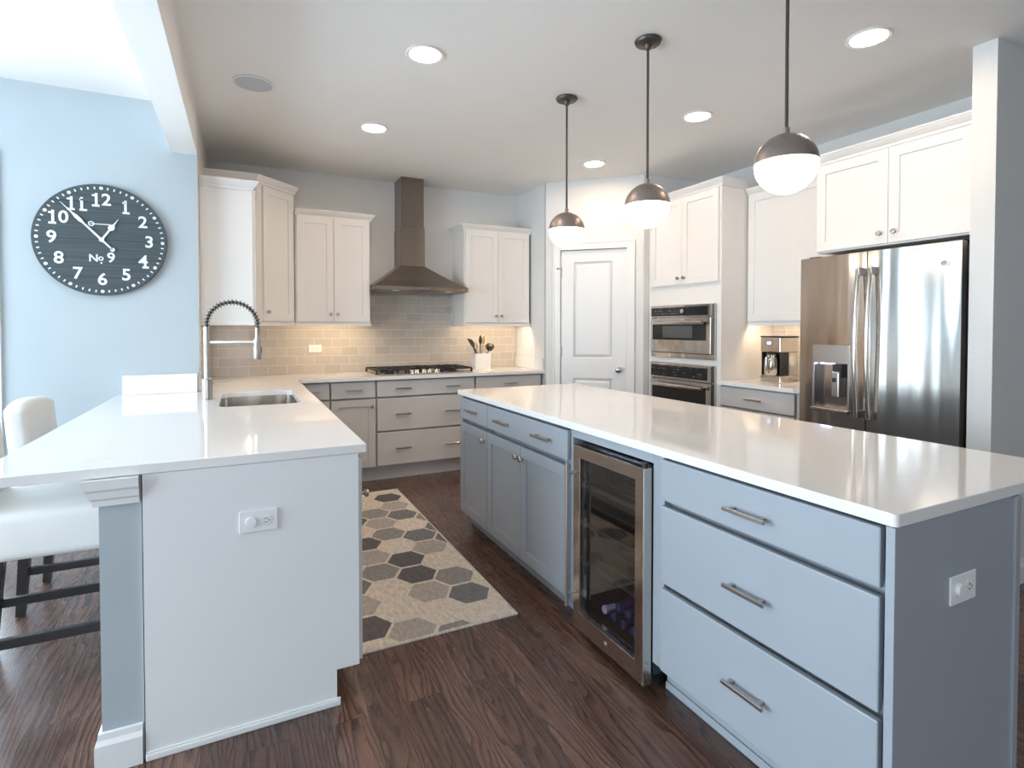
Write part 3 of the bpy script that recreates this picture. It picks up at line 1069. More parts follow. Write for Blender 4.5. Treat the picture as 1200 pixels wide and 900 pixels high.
# coil spring round the hose
pts = []
turns, per = 22, 12
tot = turns * per
for i in range(tot + 1):
    f = i / tot
    a = -0.05 + f * (PI + 0.1)
    c = Vector((cx - ra * math.cos(a), 0, cz + ra * math.sin(a)))
    nrm = Vector((-math.cos(a), 0, math.sin(a)))
    ph = 2 * PI * i / per
    pts.append(c + 0.0155 * (math.cos(ph) * nrm + math.sin(ph) * Vector((0, 1, 0))))
MB().tube(pts, 0.0026, 6).build('spring', STEELD, t)
hx = 2 * cx - 0.004
MB().lathe([(0, 0.225), (0.019, 0.225), (0.022, 0.235), (0.022, 0.30), (0.016, 0.318), (0.014, 0.352), (0.0115, 0.354), (0.0115, 0.415), (0, 0.415)], 24, M=Matrix.Translation((hx, 0, 0))).build('spray_head', NICKEL, t)
MB().box(hx + 0.012, hx + 0.0255, -0.008, 0.008, 0.262, 0.30, 0.002).build('spray_button', BLACKP, t)
m = MB().box(0.012, hx - 0.012, -0.007, 0.007, 0.322, 0.340, 0.002)
m.lathe([(0.0165, 0.320), (0.0215, 0.320), (0.0215, 0.342), (0.0165, 0.342), (0.0165, 0.320)], 20, M=Matrix.Translation((hx, 0, 0)))
m.build('arm', NICKEL, t)
MB().cyl((0.02, 0, 0.101), (0.115, -0.012, 0.103), 0.0045, 10).build('lever', NICKEL, t)

# ------------------------------------------------------------------ cooktop
t = thing('cooktop', 'stainless gas cooktop with black grates and centre knobs', 'cooktop', (1.485, 4.98, 0.9145), 0)
W2, D2 = 0.457, 0.235
MB().box(-W2, W2, -D2, D2, 0, 0.008, 0.003).box(-0.405, 0.405, -0.185, 0.185, -0.028, 0.0).build('tray', STEEL, t)
for gx in (-0.30, 0.0, 0.30):
    g = MB()
    w, y0, y1 = 0.142, (-0.215 if gx else -0.06), 0.22
    for x in (-w, w):
        g.box(gx + x - 0.006, gx + x + 0.006, y0, y1, 0.034, 0.048, 0.002)
    for y in (y0, (y0 + y1) / 2, y1):
        g.box(gx - w, gx + w, y - 0.006, y + 0.006, 0.034, 0.048, 0.002)
    for x in (-0.05, 0.05):
        g.box(gx + x - 0.005, gx + x + 0.005, y0, y1, 0.036, 0.050, 0.002)
    for x in (-w, w):
        for y in (y0, y1):
            g.box(gx + x - 0.008, gx + x + 0.008, y - 0.008, y + 0.008, 0.008, 0.036)
    g.build('grate', IRON, t)
for bx, by, r in ((-0.30, -0.1, 0.04), (-0.30, 0.12, 0.035), (0.0, 0.08, 0.05), (0.30, -0.1, 0.035), (0.30, 0.12, 0.045)):
    MB().lathe([(0, 0.032), (r * 0.8, 0.032), (r, 0.028), (r, 0.02), (r * 1.15, 0.018), (r * 1.15, 0.008), (0, 0.008)], 24, M=Matrix.Translation((bx, by, 0))).build('burner', IRON, t)
for i in range(5):
    x = -0.12 + 0.06 * i
    MB().lathe([(0, 0.034), (0.017, 0.034), (0.02, 0.030), (0.021, 0.012), (0.024, 0.008), (0, 0.008)], 20, M=Matrix.Translation((x, -0.165 + (0.03 if i % 2 else 0), 0))).build('control_knob', CHROME, t)

# ------------------------------------------------------------------ range hood
t = thing('range_hood', 'stainless chimney range hood with pyramid canopy over the cooktop', 'range hood', (1.4775, YW - 0.001, 0), 0)
hw, hd_ = 0.4425, 0.47
m = MB()
m.box(-hw, hw, -hd_, 0, 1.665, 1.705, 0.003)
b = bmesh.new()
cw, cdp = 0.115, 0.255
c0 = -0.03
lo_ = [b.verts.new(v) for v in ((-hw, -hd_, 1.705), (hw, -hd_, 1.705), (hw, 0, 1.705), (-hw, 0, 1.705))]
# gently concave pyramid
rings = [lo_]
for f in (0.33, 0.66, 1.0):
    g = 1 - (1 - f) ** 1.25
    e = f
    x0 = -hw + (c0 - cw + hw) * e
    x1 = hw + (c0 + cw - hw) * e
    y0 = -hd_ + (hd_ - cdp) * e
    z = 1.705 + 0.205 * (f ** 1.15)
    rings.append([b.verts.new(v) for v in ((x0, y0, z), (x1, y0, z), (x1, 0, z), (x0, 0, z))])
for A, B in zip(rings, rings[1:]):
    for j in range(4):
        b.faces.new((A[j], A[(j + 1) % 4], B[(j + 1) % 4], B[j]))
b.faces.new(rings[-1])
bmesh.ops.recalc_face_normals(b, faces=b.faces[:])
m.merge(b)
m.build('canopy', STEELH, t)
m = MB().box(c0 - cw, c0 + cw, -cdp, 0, 1.905, 2.27, 0.002)
m.build('lower_flue', STEELH, t)
MB().box(c0 - cw + 0.006, c0 + cw - 0.006, -cdp + 0.006, 0, 2.271, H - 0.002, 0.002).build('upper_flue', STEELH, t)
m = MB()
for i in range(5):
    m.lathe([(0, 0), (0.006, 0), (0.006, 0.003), (0, 0.003)], 12, M=Matrix.Translation((-0.04 + i * 0.022, -hd_, 1.684)) @ RX90)
m.build('control_buttons', CHROME, t)
MB().box(-hw + 0.03, -0.01, -hd_ + 0.04, -0.03, 1.660, 1.6648).box(0.01, hw - 0.03, -hd_ + 0.04, -0.03, 1.660, 1.6648).build('filter', STEELD, t)
for x in (-0.25, 0.25):
    MB().lathe([(0, 0), (0.03, 0), (0.03, 0.004), (0, 0.004)], 20, M=Matrix.Translation((x, -hd_ + 0.022, 1.6605))).build('hood_lamp', PLASTICW, t)

# ------------------------------------------------------------------ utensil crock and utensils
CX, CY = 2.165, 5.10
t = thing('utensil_crock', 'square white ceramic crock full of kitchen utensils', 'crock', (CX, CY, 0.9145), 0)
m = MB()
m.curve2d([R2(-0.085, -0.07, 0.085, 0.07, 0.014), R2(-0.078, -0.063, 0.078, 0.063, 0.012)], 0.008, 0.158)
m.curve2d([R2(-0.085, -0.07, 0.085, 0.07, 0.014)], 0, 0.008)
m.build('crock', CERAMIC, t)
def utensil(kind, label, base, tip, shape):
    t = thing(kind, label, 'utensil', (CX + base[0], CY + base[1], 0.9145 + 0.012), 0, 'utensils in the white crock')
    d = Vector((tip[0] - base[0], tip[1] - base[1], tip[2]))
    mt = WOODT if 'wood' in label else (STEEL if 'steel' in label else BLACKP)
    u = d.normalized()
    Mx = Matrix.Translation(d) @ u.to_track_quat('Z', 'Y').to_matrix().to_4x4()
    MB().cyl((0, 0, 0), d, 0.0055, 10).build('handle', mt, t)
    if shape == 'spoon':
        MB().lathe([(0, 0.098), (0.024, 0.082), (0.037, 0.052), (0.034, 0.022), (0.012, 0.0), (0, -0.004)], 18, M=Mx @ Matrix.Scale(0.35, 4, (0, 1, 0))).build('bowl', mt, t)
    elif shape == 'ladle':
        MB().lathe([(0.0, -0.028), (0.024, -0.018), (0.037, 0.012), (0.034, 0.012), (0.022, -0.014), (0, -0.023)], 20, M=Mx @ Matrix.Rotation(0.9, 4, 'Y') @ Matrix.Translation((0.02, 0, 0.02)) @ Matrix.Scale(1.25, 4)).build('bowl', mt, t)
    elif shape == 'spatula':
        m = MB().curve2d([R2(-0.036, -0.005, 0.036, 0.085, 0.014)] + [R2(-0.022 + 0.017 * i, 0.015, -0.012 + 0.017 * i, 0.065) for i in range(3)], -0.002, 0.002, M=Mx @ RX90 @ Matrix.Scale(1, 4))
        m.build('blade', mt, t)
    elif shape == 'whisk':
        m = MB()
        for k in range(5):
            a = PI * k / 5
            m.tube([Mx @ Vector((0.026 * math.sin(PI * s / 12) * math.cos(a) * (1 if True else 1), 0.026 * math.sin(PI * s / 12) * math.sin(a), 0.1 * s / 12)) for s in range(13)], 0.0012, 5)
            m.tube([Mx @ Vector((-0.026 * math.sin(PI * s / 12) * math.cos(a), -0.026 * math.sin(PI * s / 12) * math.sin(a), 0.1 * s / 12)) for s in range(13)], 0.0012, 5)
        m.build('wires', STEEL, t)
utensil('slotted_turner', 'black slotted turner leaning left in the white crock', (0.045, -0.04), (-0.105, -0.045, 0.225), 'spatula')
utensil('ladle', 'black ladle leaning right in the white crock', (-0.04, -0.016), (0.105, -0.02, 0.205), 'ladle')
utensil('serving_spoon', 'black serving spoon upright in the middle of the crock', (0.0, 0.02), (0.004, 0.02, 0.235), 'spoon')
utensil('wooden_spoon', 'pale wooden spoon standing in the crock', (0.02, 0.05), (0.05, 0.05, 0.235), 'spoon')
utensil('whisk', 'steel whisk standing left of centre in the crock', (-0.03, 0.046), (-0.04, 0.046, 0.16), 'whisk')
utensil('pasta_server', 'black oval pasta server leaning left behind the turner', (-0.01, 0.0), (-0.075, 0.0, 0.20), 'spoon')

# ------------------------------------------------------------------ outlets (local face towards -y)
def outlet(label, loc, rz, horiz=True, cover=False, w=0.115, h=0.07):
    t = thing('wall_outlet', label, 'outlet', loc, rz, 'white wall outlets')
    MB().box(-w / 2, w / 2, -0.006, 0.0, -h / 2, h / 2, 0.002, 2).build('plate', PLASTICW, t)
    for s in (-1, 1):
        r = MB().lathe([(0, 0), (0.0165, 0), (0.0165, 0.002), (0, 0.0025)], 20, M=Matrix.Translation((s * 0.022, -0.006, 0)) @ RX90)
        ro = r.build('receptacle', PLASTICW, t)
        if cover and s < 0:
            MB().lathe([(0, 0), (0.017, 0), (0.016, 0.006), (0, 0.007)], 20, M=Matrix.Translation((s * 0.022, -0.0085, 0)) @ RX90).build('socket_cover', PLASTICW, ro)
        else:
            m = MB()
            for dz in (-0.006, 0.006):
                m.box(s * 0.022 - 0.004, s * 0.022 + 0.004, -0.0092, -0.0078, dz - 0.001, dz + 0.001)
            m.cyl((s * 0.022 + 0.009, -0.0078, 0), (s * 0.022 + 0.009, -0.0092, 0), 0.0022, 8)
            m.build('slots', mat('outlet_slot', (0.08, 0.08, 0.085), 0.5), ro)
    MB().cyl((0, -0.0058, 0), (0, -0.0072, 0), 0.0028, 10).build('screw', PLASTICW, t)
    return t
outlet('white double outlet on the peninsula end panel, one socket capped', (0.043, 1.9745, 0.693), 0, cover=True)
outlet('white double outlet on the dark grey island end panel', (1.571, 0.6995, 0.694), 0, cover=True)
outlet('white outlet plate on the taupe tile left of the cooktop', (0.597, YW - 0.0085, 1.139), 0)
outlet('white outlet plate on the tile strip behind the faucet', (XL + 0.0085, 4.62, 1.13), PI / 2)

# ------------------------------------------------------------------ hexagon rug
RX0, RX1, RY0, RY1 = 0.375, 1.13, 2.236, 4.418
def clip(poly, ax, val, keep_less):
    out = []
    for i in range(len(poly)):
        a, b_ = poly[i], poly[(i + 1) % len(poly)]
        ina = (a[ax] <= val) == keep_less
        inb = (b_[ax] <= val) == keep_less
        if ina:
            out.append(a)
        if ina != inb:
            f = (val - a[ax]) / (b_[ax] - a[ax])
            out.append((a[0] + f * (b_[0] - a[0]), a[1] + f * (b_[1] - a[1])))
    return out
m = MB().box(RX0, RX1, RY0, RY1, 0.0005, 0.0075, 0.002, mi=0)
hexes = bmesh.new()
PAT = {0: {-2: 4, -1: 1, 0: 3, 1: 0, 2: 2, 3: 0, 4: 3, 5: 1, 6: 2, 7: 0},
       1: {-1: 1, 0: 0, 1: 0, 2: 2, 3: 1, 4: 4, 5: 0, 6: 4, 7: 0, 8: 0, 9: 2},
       2: {-3: 2, -2: 0, -1: 1, 0: 4, 1: 4, 2: 0, 3: 2, 4: 1, 5: 2, 6: 0, 7: 0},
       3: {-1: 0, 0: 3, 1: 2, 2: 0, 3: 1, 4: 3, 5: 0, 6: 3, 7: 1, 8: 4, 9: 0},
       4: {-2: 0, -1: 0, 0: 0, 1: 0, 2: 3, 3: 3, 4: 2, 5: 0, 6: 0}}
hs = 0.1085
for c, rows in PAT.items():
    hx_ = 0.480 + 0.1745 * c
    for k, mi in rows.items():
        hy_ = (2.83 if c % 2 == 0 else 2.515) + 0.2125 * k
        p = [(hx_ + hs * math.cos(PI / 3 * i), hy_ + 1.03 * hs * math.sin(PI / 3 * i)) for i in range(6)]
        for ax, val, less in ((0, RX0 + 0.008, False), (0, RX1 - 0.008, True), (1, RY0 + 0.008, False), (1, RY1 - 0.008, True)):
            if p:
                p = clip(p, ax, val, less)
        if len(p) > 2:
            f = hexes.faces.new([hexes.verts.new((x, y, 0.0079)) for x, y in p])
            f.material_index = mi
keep = [f.material_index for f in hexes.faces]
me = bpy.data.meshes.new('tmp')
hexes.to_mesh(me)
hexes.free()
m.bm.from_mesh(me)
m.sweep(R2(RX0, RY0, RX1, RY1), [(-0.009, 0.0004), (0.003, 0.0004), (0.004, 0.006), (0.0, 0.010), (-0.008, 0.009)], mi=5, closed=True)
tag(m.build('rug', RUG), 'cream runner rug with grey hexagon pattern in the aisle', 'rug')

# ------------------------------------------------------------------ wall clock
def clock_mat():
    m = mat('slate_planks', (0.05, 0.07, 0.085), 0.6)
    n = N(m)
    v = coords(n, 'xyz', (1.2, 30, 1))
    t = n.new('ShaderNodeTexNoise', Scale=3.0, Detail=5.0)
    n.l(v, t.inputs['Vector'])
    base = ramp(n, t.outputs[0], [(0.3, (0.034, 0.047, 0.054, 1)), (0.7, (0.062, 0.083, 0.090, 1))])
    v2 = coords(n, 'xyz', (1, 1, 1))
    s = n.new('ShaderNodeSeparateXYZ')
    n.l(v2, s.inputs[0])
    mu = n.new('ShaderNodeMath', operation='MULTIPLY_ADD')
    mu.inputs[1].default_value = 9.0
    mu.inputs[2].default_value = 20.0
    n.l(s.outputs[1], mu.inputs[0])
    fr = n.new('ShaderNodeMath', operation='FRACT')
    n.l(mu.outputs[0], fr.inputs[0])
    g = ramp(n, fr.outputs[0], [(0.0, (1, 1, 1, 1)), (0.03, (0, 0, 0, 1)), (0.97, (0, 0, 0, 1)), (1.0, (1, 1, 1, 1))])
    n.l(mixc(n, g, base, (0.012, 0.018, 0.024, 1)), n.b.inputs['Base Color'])
    return m
CLW = painted('clock_white_paint', (0.78, 0.80, 0.80, 1), 0.6, 0.03)
t = thing('wall_clock', 'large round slate plank wall clock with white numerals on the blue wall', 'clock', (-0.748, YN - 0.0305, 1.855), 0)
t.rotation_euler = (PI / 2, 0, 0)
CR = 0.332
MB().lathe([(0, -0.029), (CR - 0.012, -0.029), (CR - 0.012, -0.012), (CR - 0.004, -0.012), (CR, -0.008), (CR, 0.0), (CR - 0.003, 0.002), (0, 0.002)], 96, smooth=False).build('dial', clock_mat(), t)
def serif(m, x, y, w, h=0.011):
    m.box(x - w / 2, x + w / 2, y - h / 2, y + h / 2, 0.002, 0.0045)
NR, NS = 0.238, 0.098
for i in range(1, 13):
    a = PI / 2 - i * PI / 6
    x, y = NR * math.cos(a), NR * math.sin(a)
    m = MB().text(str(i), NS, M=Matrix.Translation((x, y, 0.0035)), extrude=0.001, offset=0.0018)
    b0 = y - NS * 0.36
    def one(px):
        serif(m, px, b0, 0.036, 0.012)
        m.box(px - 0.018, px - 0.002, y + NS * 0.20, y + NS * 0.31, 0.002, 0.0045)
    if i == 1:
        one(x + 0.003)
    elif i == 11:
        one(x - 0.027)
        one(x + 0.032)
    elif i == 10 or i == 12:
        one(x - 0.027)
    elif i == 4:
        serif(m, x + 0.012, b0, 0.034, 0.012)
    m.build('numeral', CLW, t)
m = MB()
for i in range(60):
    a = i * PI / 30
    Mt = Matrix.Rotation(a, 4, 'Z') @ Matrix.Translation((0.308, 0, 0))
    if i % 5 == 0:
        m.lathe([(0, 0.0042), (0.0095, 0.0042), (0.0095, 0.002), (0, 0.002)], 14, M=Mt, smooth=False)
    else:
        m.box(-0.007, 0.007, -0.0035, 0.0035, 0.002, 0.004, M=Mt)
m.build('minute_track', CLW, t)
m = MB()
m.text('N', 0.062, M=Matrix.Translation((-0.042, -0.112, 0.0035)), extrude=0.001, offset=0.001)
m.text('o', 0.050, M=Matrix.Translation((-0.006, -0.108, 0.0035)), extrude=0.001, offset=0.001)
m.text('9', 0.082, M=Matrix.Translation((0.044, -0.106, 0.0035)), extrude=0.001, offset=0.0015)
m.lathe([(0, 0.0045), (0.005, 0.0045), (0.005, 0.002), (0, 0.002)], 12, M=Matrix.Translation((-0.004, -0.138, 0)), smooth=False)
m.build('lettering', CLW, t)
def hand(name, ang, L, tail, wide, z):
    m = MB()
    Mh = Matrix.Rotation(ang, 4, 'Z')
    m.prism([(-tail, -0.004), (0, -0.006), (L * 0.45, -0.005), (L * 0.52, -wide), (L * 0.62, -wide), (L * 0.72, -0.004), (L, -0.001), (L, 0.001), (L * 0.72, 0.004), (L * 0.62, wide), (L * 0.52, wide), (L * 0.45, 0.005), (0, 0.006), (-tail, 0.004)], z, z + 0.002, M=Mh)
    m.lathe([(0, z + 0.003), (0.013, z + 0.003), (0.013, z), (0, z)], 16, smooth=False)
    if tail > 0.03:
        m.lathe([(0, z + 0.002), (0.012, z + 0.002), (0.012, z), (0, z)], 14, M=Mh @ Matrix.Translation((-tail, 0, 0)), smooth=False)
    return m.build(name, CLW, t)
hand('minute_hand', PI - 0.82, 0.285, 0.078, 0.010, 0.012)
hand('hour_hand', math.radians(57), 0.155, 0.0, 0.016, 0.008)
m = MB().box(-0.055, 0.045, -0.0025, 0.0025, 0.006, 0.008, M=Matrix.Translation((0.0, 0.093, 0)))
m.lathe([(0.010, 0.008), (0.0155, 0.008), (0.0155, 0.006), (0.010, 0.006), (0.010, 0.008)], 20, M=Matrix.Translation((-0.05, 0.093, 0)), smooth=False)
m.build('small_pointer', CLW, t)

# ------------------------------------------------------------------ pendants
def pendant(label, y):
    t = thing('pendant_light', label, 'pendant light', (1.80, y, H), 0, 'globe pendants over the island')
    MB().lathe([(0, -0.0005), (0.063, -0.0005), (0.066, -0.006), (0.060, -0.018), (0.02, -0.026), (0.012, -0.045), (0, -0.045)], 32).build('canopy', BRONZE, t)
    zc = 1.930 - H
    r = 0.110
    MB().cyl((0, 0, -0.04), (0, 0, zc + r - 0.004), 0.0062, 12).build('rod', BRONZE, t)
    a0 = 0.03
    th = lambda i, n, s, e: s + (e - s) * i / n
    up = [(r * math.sin(th(i, 14, 0.11, PI / 2 - a0)), zc + r * math.cos(th(i, 14, 0.11, PI / 2 - a0))) for i in range(15)]
    MB().lathe([(0, zc + r + 0.022), (0.011, zc + r + 0.022), (0.012, zc + r - 0.002)] + up + [(r - 0.004, zc + 0.003)], 40).build('metal_shade', PEWTER, t)
    dn = [((r - 0.001) * math.sin(th(i, 16, PI / 2 - a0, PI)), zc + (r - 0.001) * math.cos(th(i, 16, PI / 2 - a0, PI))) for i in range(17)]
    MB().lathe(dn, 40).build('glass_globe', E_GLOBE, t)
    return t
pendant('globe pendant light farthest over the island, by the pantry door', 2.885)
pendant('middle globe pendant light over the island', 2.136)
pendant('nearest globe pendant light, largest in view, before the fridge cabinets', 1.367)

# ------------------------------------------------------------------ downlights, ceiling speaker
def downlight(label, x, y):
    t = thing('downlight', label, 'downlight', (x, y, H), 0, 'recessed ceiling downlights')
    MB().lathe([(0.078, -0.001), (0.098, -0.001), (0.100, -0.004), (0.094, -0.009), (0.080, -0.007), (0.078, -0.001)], 36).build('trim_ring', TRIM, t)
    MB().lathe([(0, -0.003), (0.079, -0.003), (0.079, -0.001), (0, -0.001)], 36).build('diffuser', E_CAN, t)
downlight('round downlight nearest over the aisle between peninsula and island', 0.858, 2.75)
downlight('round downlight over the aisle in front of the range hood', 0.845, 3.912)
downlight('round downlight above the pantry door corner', 2.722, 3.92)
downlight('round downlight before the oven tower between two pendants', 2.734, 2.743)
downlight('round downlight nearest the fridge at the upper right', 2.742, 1.637)
t = thing('ceiling_speaker', 'round pale grey ceiling speaker grille near the beam', 'speaker', (0.072, 3.516, H), 0)
MB().lathe([(0.098, -0.001), (0.112, -0.001), (0.113, -0.005), (0.100, -0.008), (0.098, -0.001)], 36).build('trim_ring', TRIM, t)
MB().lathe([(0, -0.006), (0.099, -0.006), (0.099, -0.001), (0, -0.001)], 36).build('grille', mat('speaker_grille', (0.55, 0.58, 0.63), 0.6), t)

# ------------------------------------------------------------------ wall ovens (local: x 0..w, -y outwards)
OW = 0.75
def badge(parent, x, z, r, y=0.0):
    m = MB()
    M0 = Matrix.Translation((x, y, z)) @ RX90
    m.lathe([(r * 0.82, 0), (r, 0), (r, 0.003), (r * 0.82, 0.003), (r * 0.82, 0)], 24, M=M0)
    m.lathe([(0, 0), (r * 0.8, 0), (r * 0.8, 0.001), (0, 0.0012)], 24, M=M0, mi=1)
    for k in range(2):
        m.tube([M0 @ Vector((r * (-0.28 + 0.5 * k + 0.26 * math.cos(a / 10 * 2 * PI)), r * (0.36 * math.sin(a / 10 * 2 * PI)), 0.0025)) for a in range(10)], r * 0.07, 6, closed=True)
    m.build('badge', [CHROME, STEELD], parent)
def curved_bar(x0, x1, y, bow, z, r, n=14, flat=1.0):
    return [(x0 + (x1 - x0) * i / n, y - bow * math.sin(PI * i / n), z) for i in range(n + 1)]
t = thing('wall_oven', 'stainless upper microwave oven with small window and dial', 'oven', (3.388, 3.93, 0), -PI / 2, 'wall ovens in the tower')
m = MB()
m.box(0.01, OW - 0.01, 0.003, 0.5, 1.074, 1.518)
m.box(0, OW, -0.022, -0.001, 1.070, 1.112, 0.002)
m.box(0, 0.02, -0.022, -0.001, 1.112, 1.526, 0.002)
m.box(OW - 0.02, OW, -0.022, -0.001, 1.112, 1.526, 0.002)
m.build('housing', STEEL, t)
MB().box(0.02, OW - 0.02, -0.018, -0.001, 1.1125, 1.1165).build('gap_shade_strip', DARKGAP, t)  # solid black strip painting the shade between door and bottom trim
cp_ = MB().box(0.02, OW - 0.02, -0.046, -0.0, 1.420, 1.524, 0.002)
cpo = cp_.build('control_panel', STEEL, t)
MB().box(0.035, OW - 0.05, -0.050, -0.046, 1.432, 1.506, 0.001).build('display', KEYPAD, cpo)
MB().lathe([(0, 0), (0.020, 0), (0.020, 0.014), (0.016, 0.018), (0, 0.018)], 20, M=Matrix.Translation((0.43, -0.050, 1.470)) @ RX90).build('dial', CHROME, cpo)
dr = MB().curve2d([R2(0.02, 1.118, OW - 0.02, 1.413), R2(0.045, 1.225, OW - 0.065, 1.375)], -0.022, 0.022, M=Matrix.Translation((0, -0.024, 0)) @ RX90, bev=0.002).build('door', STEEL, t)
MB().box(0.046, OW - 0.066, -0.040, -0.012, 1.226, 1.374).build('door_glass', BLACK, dr)
MB().box(0.17, OW - 0.22, -0.0415, -0.0405, 1.243, 1.345).build('window', mat('oven_window', (0.10, 0.105, 0.105), 0.15), dr)
hb = MB().tube(curved_bar(0.085, OW - 0.07, -0.084, 0.012, 1.372, 0.013), 0.0165, 14)
for x in (0.10, OW - 0.085):
    hb.cyl((x, -0.046, 1.375), (x, -0.088, 1.375), 0.010, 12)
hb.build('handle', STEEL, dr)
badge(dr, 0.34, 1.172, 0.017, -0.046)
t = thing('wall_oven', 'stainless lower wall oven with dark control panel and glass door', 'oven', (3.388, 3.93, 0), -PI / 2, 'wall ovens in the tower')
m = MB()
m.box(0.01, OW - 0.01, 0.003, 0.5, 0.34, 1.015)
m.box(0, 0.02, -0.022, -0.001, 0.34, 1.022, 0.002)
m.box(OW - 0.02, OW, -0.022, -0.001, 0.34, 1.022, 0.002)
m.build('housing', STEEL, t)
cpo = MB().box(0.02, OW - 0.02, -0.046, -0.0, 0.885, 1.020, 0.002).build('control_panel', STEEL, t)
MB().box(0.035, OW - 0.05, -0.050, -0.046, 0.902, 1.002, 0.001).build('display', KEYPAD, cpo)
dr = MB().curve2d([R2(0.02, 0.36, OW - 0.02, 0.878), R2(0.045, 0.45, OW - 0.065, 0.845)], -0.022, 0.022, M=Matrix.Translation((0, -0.024, 0)) @ RX90, bev=0.002).build('door', STEEL, t)
MB().box(0.046, OW - 0.066, -0.040, -0.012, 0.451, 0.844).build('door_glass', BLACK, dr)
hb = MB().tube(curved_bar(0.085, OW - 0.07, -0.086, 0.014, 0.836, 0.014), 0.017, 14)
for x in (0.10, OW - 0.085):
    hb.cyl((x, -0.046, 0.838), (x, -0.092, 0.838), 0.010, 12)
hb.build('handle', STEEL, dr)

# ------------------------------------------------------------------ refrigerator
t = thing('refrigerator', 'stainless french door refrigerator with water dispenser', 'refrigerator', (3.275, 2.378, 0), -PI / 2)
FW = 0.895
MB().box(0.006, FW - 0.006, 0.062, 0.70, 0.02, 1.765, 0.004).build('body', STEELD, t)
def bulge_door(x0, x1, z0, z1, hole=None):
    """slightly bowed door front; the bow spans the whole fridge width"""
    b = MB()
    n = 16
    f = lambda x: 0.012 * (2 * x / FW - 1) ** 2
    def slab(a0, a1, c0, c1):
        k = max(2, int(n * (a1 - a0) / (x1 - x0)))
        xs = [a0 + (a1 - a0) * i / k for i in range(k + 1)]
        poly = [(x, f(x)) for x in xs] + [(a1, 0.06), (a0, 0.06)]
        b.prism(poly, c0, c1)
    if hole:
        h0, h1, g0, g1 = hole
        slab(x0, x1, z0, g0)
        slab(x0, x1, g1, z1)
        slab(x0, h0, g0, g1)
        slab(h1, x1, g0, g1)
    else:
        slab(x0, x1, z0, z1)
    return b
SEAM = 0.432
dl = bulge_door(0.0, SEAM - 0.003, 0.70, 1.775, hole=(0.098, 0.335, 0.803, 1.222)).build('left_door', STEEL, t)
dr = bulge_door(SEAM + 0.003, FW, 0.70, 1.775).build('right_door', STEEL, t)
fz = bulge_door(0.0, FW, 0.06, 0.69).build('freezer_drawer', STEEL, t)
MB().tube(curved_bar(0.10, FW - 0.10, -0.045, 0.012, 0.63, 0.013), 0.013, 12).cyl((0.12, 0.0, 0.63), (0.12, -0.045, 0.63), 0.01).cyl((FW - 0.12, 0.0, 0.63), (FW - 0.12, -0.045, 0.63), 0.01).build('handle', STEEL, fz)
for par, hx_ in ((dl, SEAM - 0.033), (dr, SEAM + 0.036)):
    hb = MB()
    n = 24
    hb.tube([(hx_, -0.032 - 0.030 * math.sin(PI * i / n), 0.805 + 0.865 * i / n) for i in range(n + 1)], 0.0135, 16)
    hb.box(hx_ - 0.013, hx_ + 0.013, -0.044, 0.014, 0.795, 0.84, 0.004, 2, mi=1)
    hb.box(hx_ - 0.013, hx_ + 0.013, -0.044, 0.014, 1.635, 1.68, 0.004, 2, mi=1)
    hb.build('handle', [STEEL, NICKEL], par)
# dispenser
d0, d1 = 0.098, 0.335
dp = MB()
dp.curve2d([R2(d0, 0.803, d1, 1.222), R2(d0 + 0.012, 0.835, d1 - 0.012, 1.108)], -0.006, 0.006, M=Matrix.Translation((0, 0.004, 0)) @ RX90, bev=0.001)
dpo = dp.build('dispenser_frame', NICKEL, dl)
rc = MB()
rc.box(d0 + 0.001, d1 - 0.001, 0.052, 0.058, 0.806, 1.22)
rc.box(d0 + 0.001, d0 + 0.012, 0.012, 0.052, 0.806, 1.22)
rc.box(d1 - 0.012, d1 - 0.001, 0.012, 0.052, 0.806, 1.22)
rc.box(d0 + 0.012, d1 - 0.012, 0.012, 0.052, 0.806, 0.836)
rc.box(d0 + 0.012, d1 - 0.012, 0.012, 0.052, 1.108, 1.22)
rc.build('dispenser_recess', STEEL, dl)
MB().box(d1 - 0.1, d1 - 0.045, -0.012, 0.05, 1.02, 1.107, 0.004, mi=1).box(d1 - 0.097, d1 - 0.048, -0.026, 0.05, 0.90, 1.06, 0.008, 2).box(d1 - 0.09, d1 - 0.065, -0.0265, -0.026, 0.995, 1.02, mi=1).build('dispenser_nozzle', [NICKEL, BLACKP], dl)
MB().box(d0 + 0.04, d0 + 0.11, 0.02, 0.045, 1.103, 1.1075).build('dispenser_lamp', E_DISP, dl)
MB().box(d0 - 0.002, d1 + 0.002, -0.022, 0.0, 0.806, 0.828, 0.004, 2).build('drip_tray', NICKEL, dl)
badge(dr, FW - 0.075, 1.665, 0.020, 0.007)
for x in (0.05, FW - 0.05):
    MB().box(x - 0.035, x + 0.035, 0.07, 0.14, 1.766, 1.79, 0.004).build('hinge_cover', BLACKP, t)

